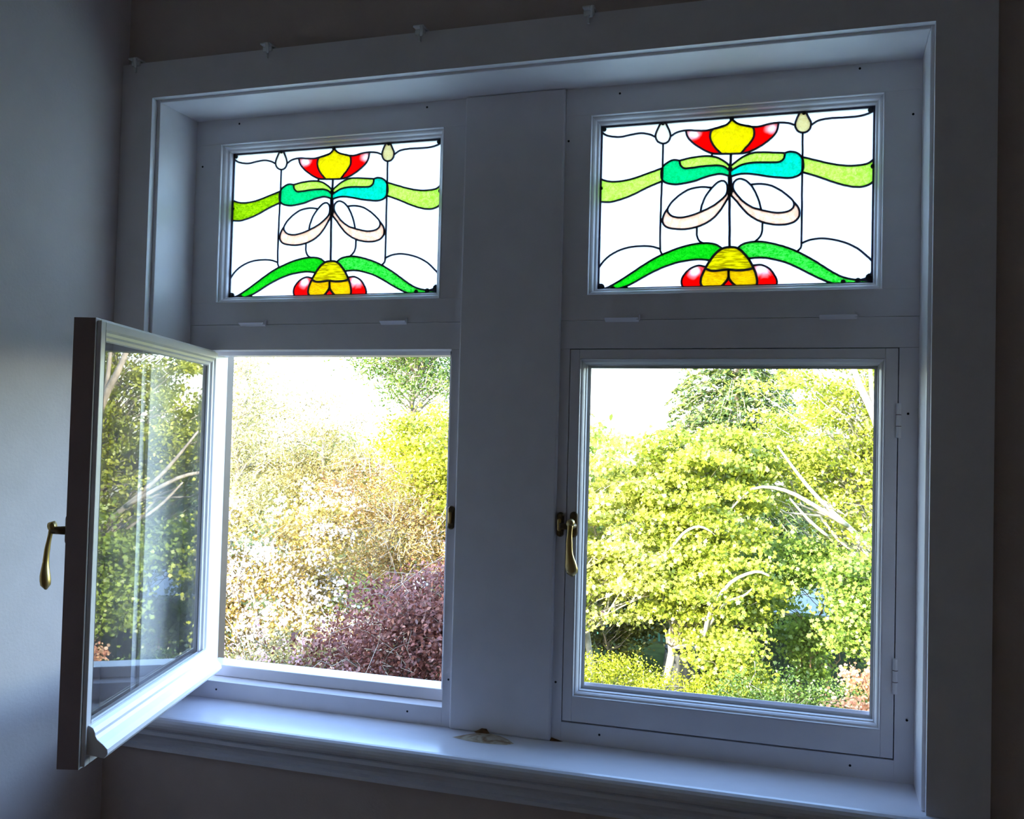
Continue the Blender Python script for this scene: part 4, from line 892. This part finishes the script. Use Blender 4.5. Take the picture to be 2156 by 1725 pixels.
MB().box(1.5, 1.53, -0.05, -0.03, 0.75, 0.95).build('door_handle', BLACKP, dr)
fence = props(empty('garden_fence', (-9.0, 24.2, G)), 'turquoise picket fence behind the shed', 'fence')
fr = MB()
for k in range(118):
    x = k * 0.13
    fr.box(x, x + 0.05, 0, 0.02, 0.05, 2.15 + 0.03 * ((k * 7) % 3))
props(fr.build('pickets', FENCEG, fence), kind='stuff')
for zz in (0.5, 1.9, 2.05):
    MB().box(-0.1, 15.4, 0.02, 0.06, zz, zz + 0.06).build('rail', FENCEG, fence)
for k in range(9):
    MB().box(k * 1.9, k * 1.9 + 0.09, 0.06, 0.15, 0, 2.25).build('post', FENCEG, fence)
barrel_root = props(empty('dark_opening_barrel', (-1.32, 19.0, G)), 'black ribbed barrel added for the dark round opening behind the maple trunk', 'barrel')  # solid black barrel added to stand for a dark round opening
pr = [(0.42, 0.0), (0.41, 0.1), (0.40, 0.3), (0.38, 0.6), (0.35, 0.9), (0.33, 1.0)]
rings = []
for r_, z_ in pr:
    rings.append([((r_ + 0.012 * math.cos(12 * a)) * math.cos(a), (r_ + 0.012 * math.cos(12 * a)) * math.sin(a), z_) for a in np.linspace(0, 2 * math.pi, 48, endpoint=False)])
MB().loft(rings).build('body', BLACKP, barrel_root, smooth=True)
MB().loft([[(r_ * math.cos(a), r_ * math.sin(a), z_) for a in np.linspace(0, 2 * math.pi, 24, endpoint=False)] for r_, z_ in ((0.36, 1.0), (0.36, 1.05), (0.2, 1.12), (0.05, 1.14))]).build('lid', BLACKP, barrel_root, smooth=True)

L_DARK = leaf_mat('laurel_leaf', (0.05, 0.06, 0.012), (0.26, 0.28, 0.05), trans=0.2)
for i, (x, y, h, lb) in enumerate([(-4.6, 21.0, 2.3, 'dark laurel behind the left trunks of the sycamore'), (-2.9, 21.4, 2.5, 'dark laurel between the sycamore and the maple trunks'), (-0.9, 21.6, 2.2, 'dark laurel just left of the shed'), (3.4, 21.6, 2.2, 'dark laurel at the right end of the shed')]):
    plant('laurel', lb, 'shrub', (x, y), [(x, y, G + h * 0.5, 1.0, 0.6, h * 0.5, 1)], L_DARK, BARK_GREY, trunk=0.04, stems=3, limbs=5, clumps=60, spread=0.22, shape=OVAL, size=0.11, n=6000, seed=60 + i, group='laurels along the garden fence')
# --- trees between and beyond the two views, and the far edge of the garden
plant('lime_tree', 'leafy tree between the yellow-green tree and the sycamore', 'tree', (-4.4, 19.5),
      [(-4.4, 19.5, -1.6, 1.5, 1.4, 2.2, 1)], L_MAPLE2, BARK_GREY, trunk=0.12, clumps=80, spread=0.34, shape=OVAL, size=0.15, n=8000, seed=21)
far = [(-24, 36, 0.6, 'far pale tree at the left end of the garden edge'), (-18.5, 35, -0.2, 'far rounded tree behind the bleached pale tree'), (-13.5, 36, 0.2, 'far rounded tree behind the olive tree'), (-8.5, 35, 0.0, 'far rounded tree behind the yellow-green tree'),
       (-3.6, 34, -0.4, 'far rounded tree just left of the spruce'), (2.0, 35, 0.6, 'far rounded tree behind the shed'), (7.5, 34, 0.8, 'far rounded tree right of the shed'), (12.5, 33, 0.8, 'far tree at the right end of the garden edge')]
for i, (x, y, tz, lb) in enumerate(far):
    plant('far_tree', lb, 'tree', (x, y), [(x, y, (tz + G) / 2 + 0.3, 2.0, 1.6, (tz - G) / 2 - 0.3, 1)], L_FAR if i % 2 else L_OLIVE, BARK_GREY, trunk=0.2, clumps=60, limbs=5, spread=0.5, shape=OVAL, size=0.30, n=4200, seed=40 + i, group='trees along the far garden edge')
plant('side_tree', 'broad tree past the right end of the window view', 'tree', (7.2, 18.0),
      [(7.0, 18.0, -1.4, 2.2, 1.8, 2.8, 1)], L_ASH, BARK_GREY, trunk=0.15, clumps=80, spread=0.4, shape=OVAL, size=0.17, n=8000, seed=31)
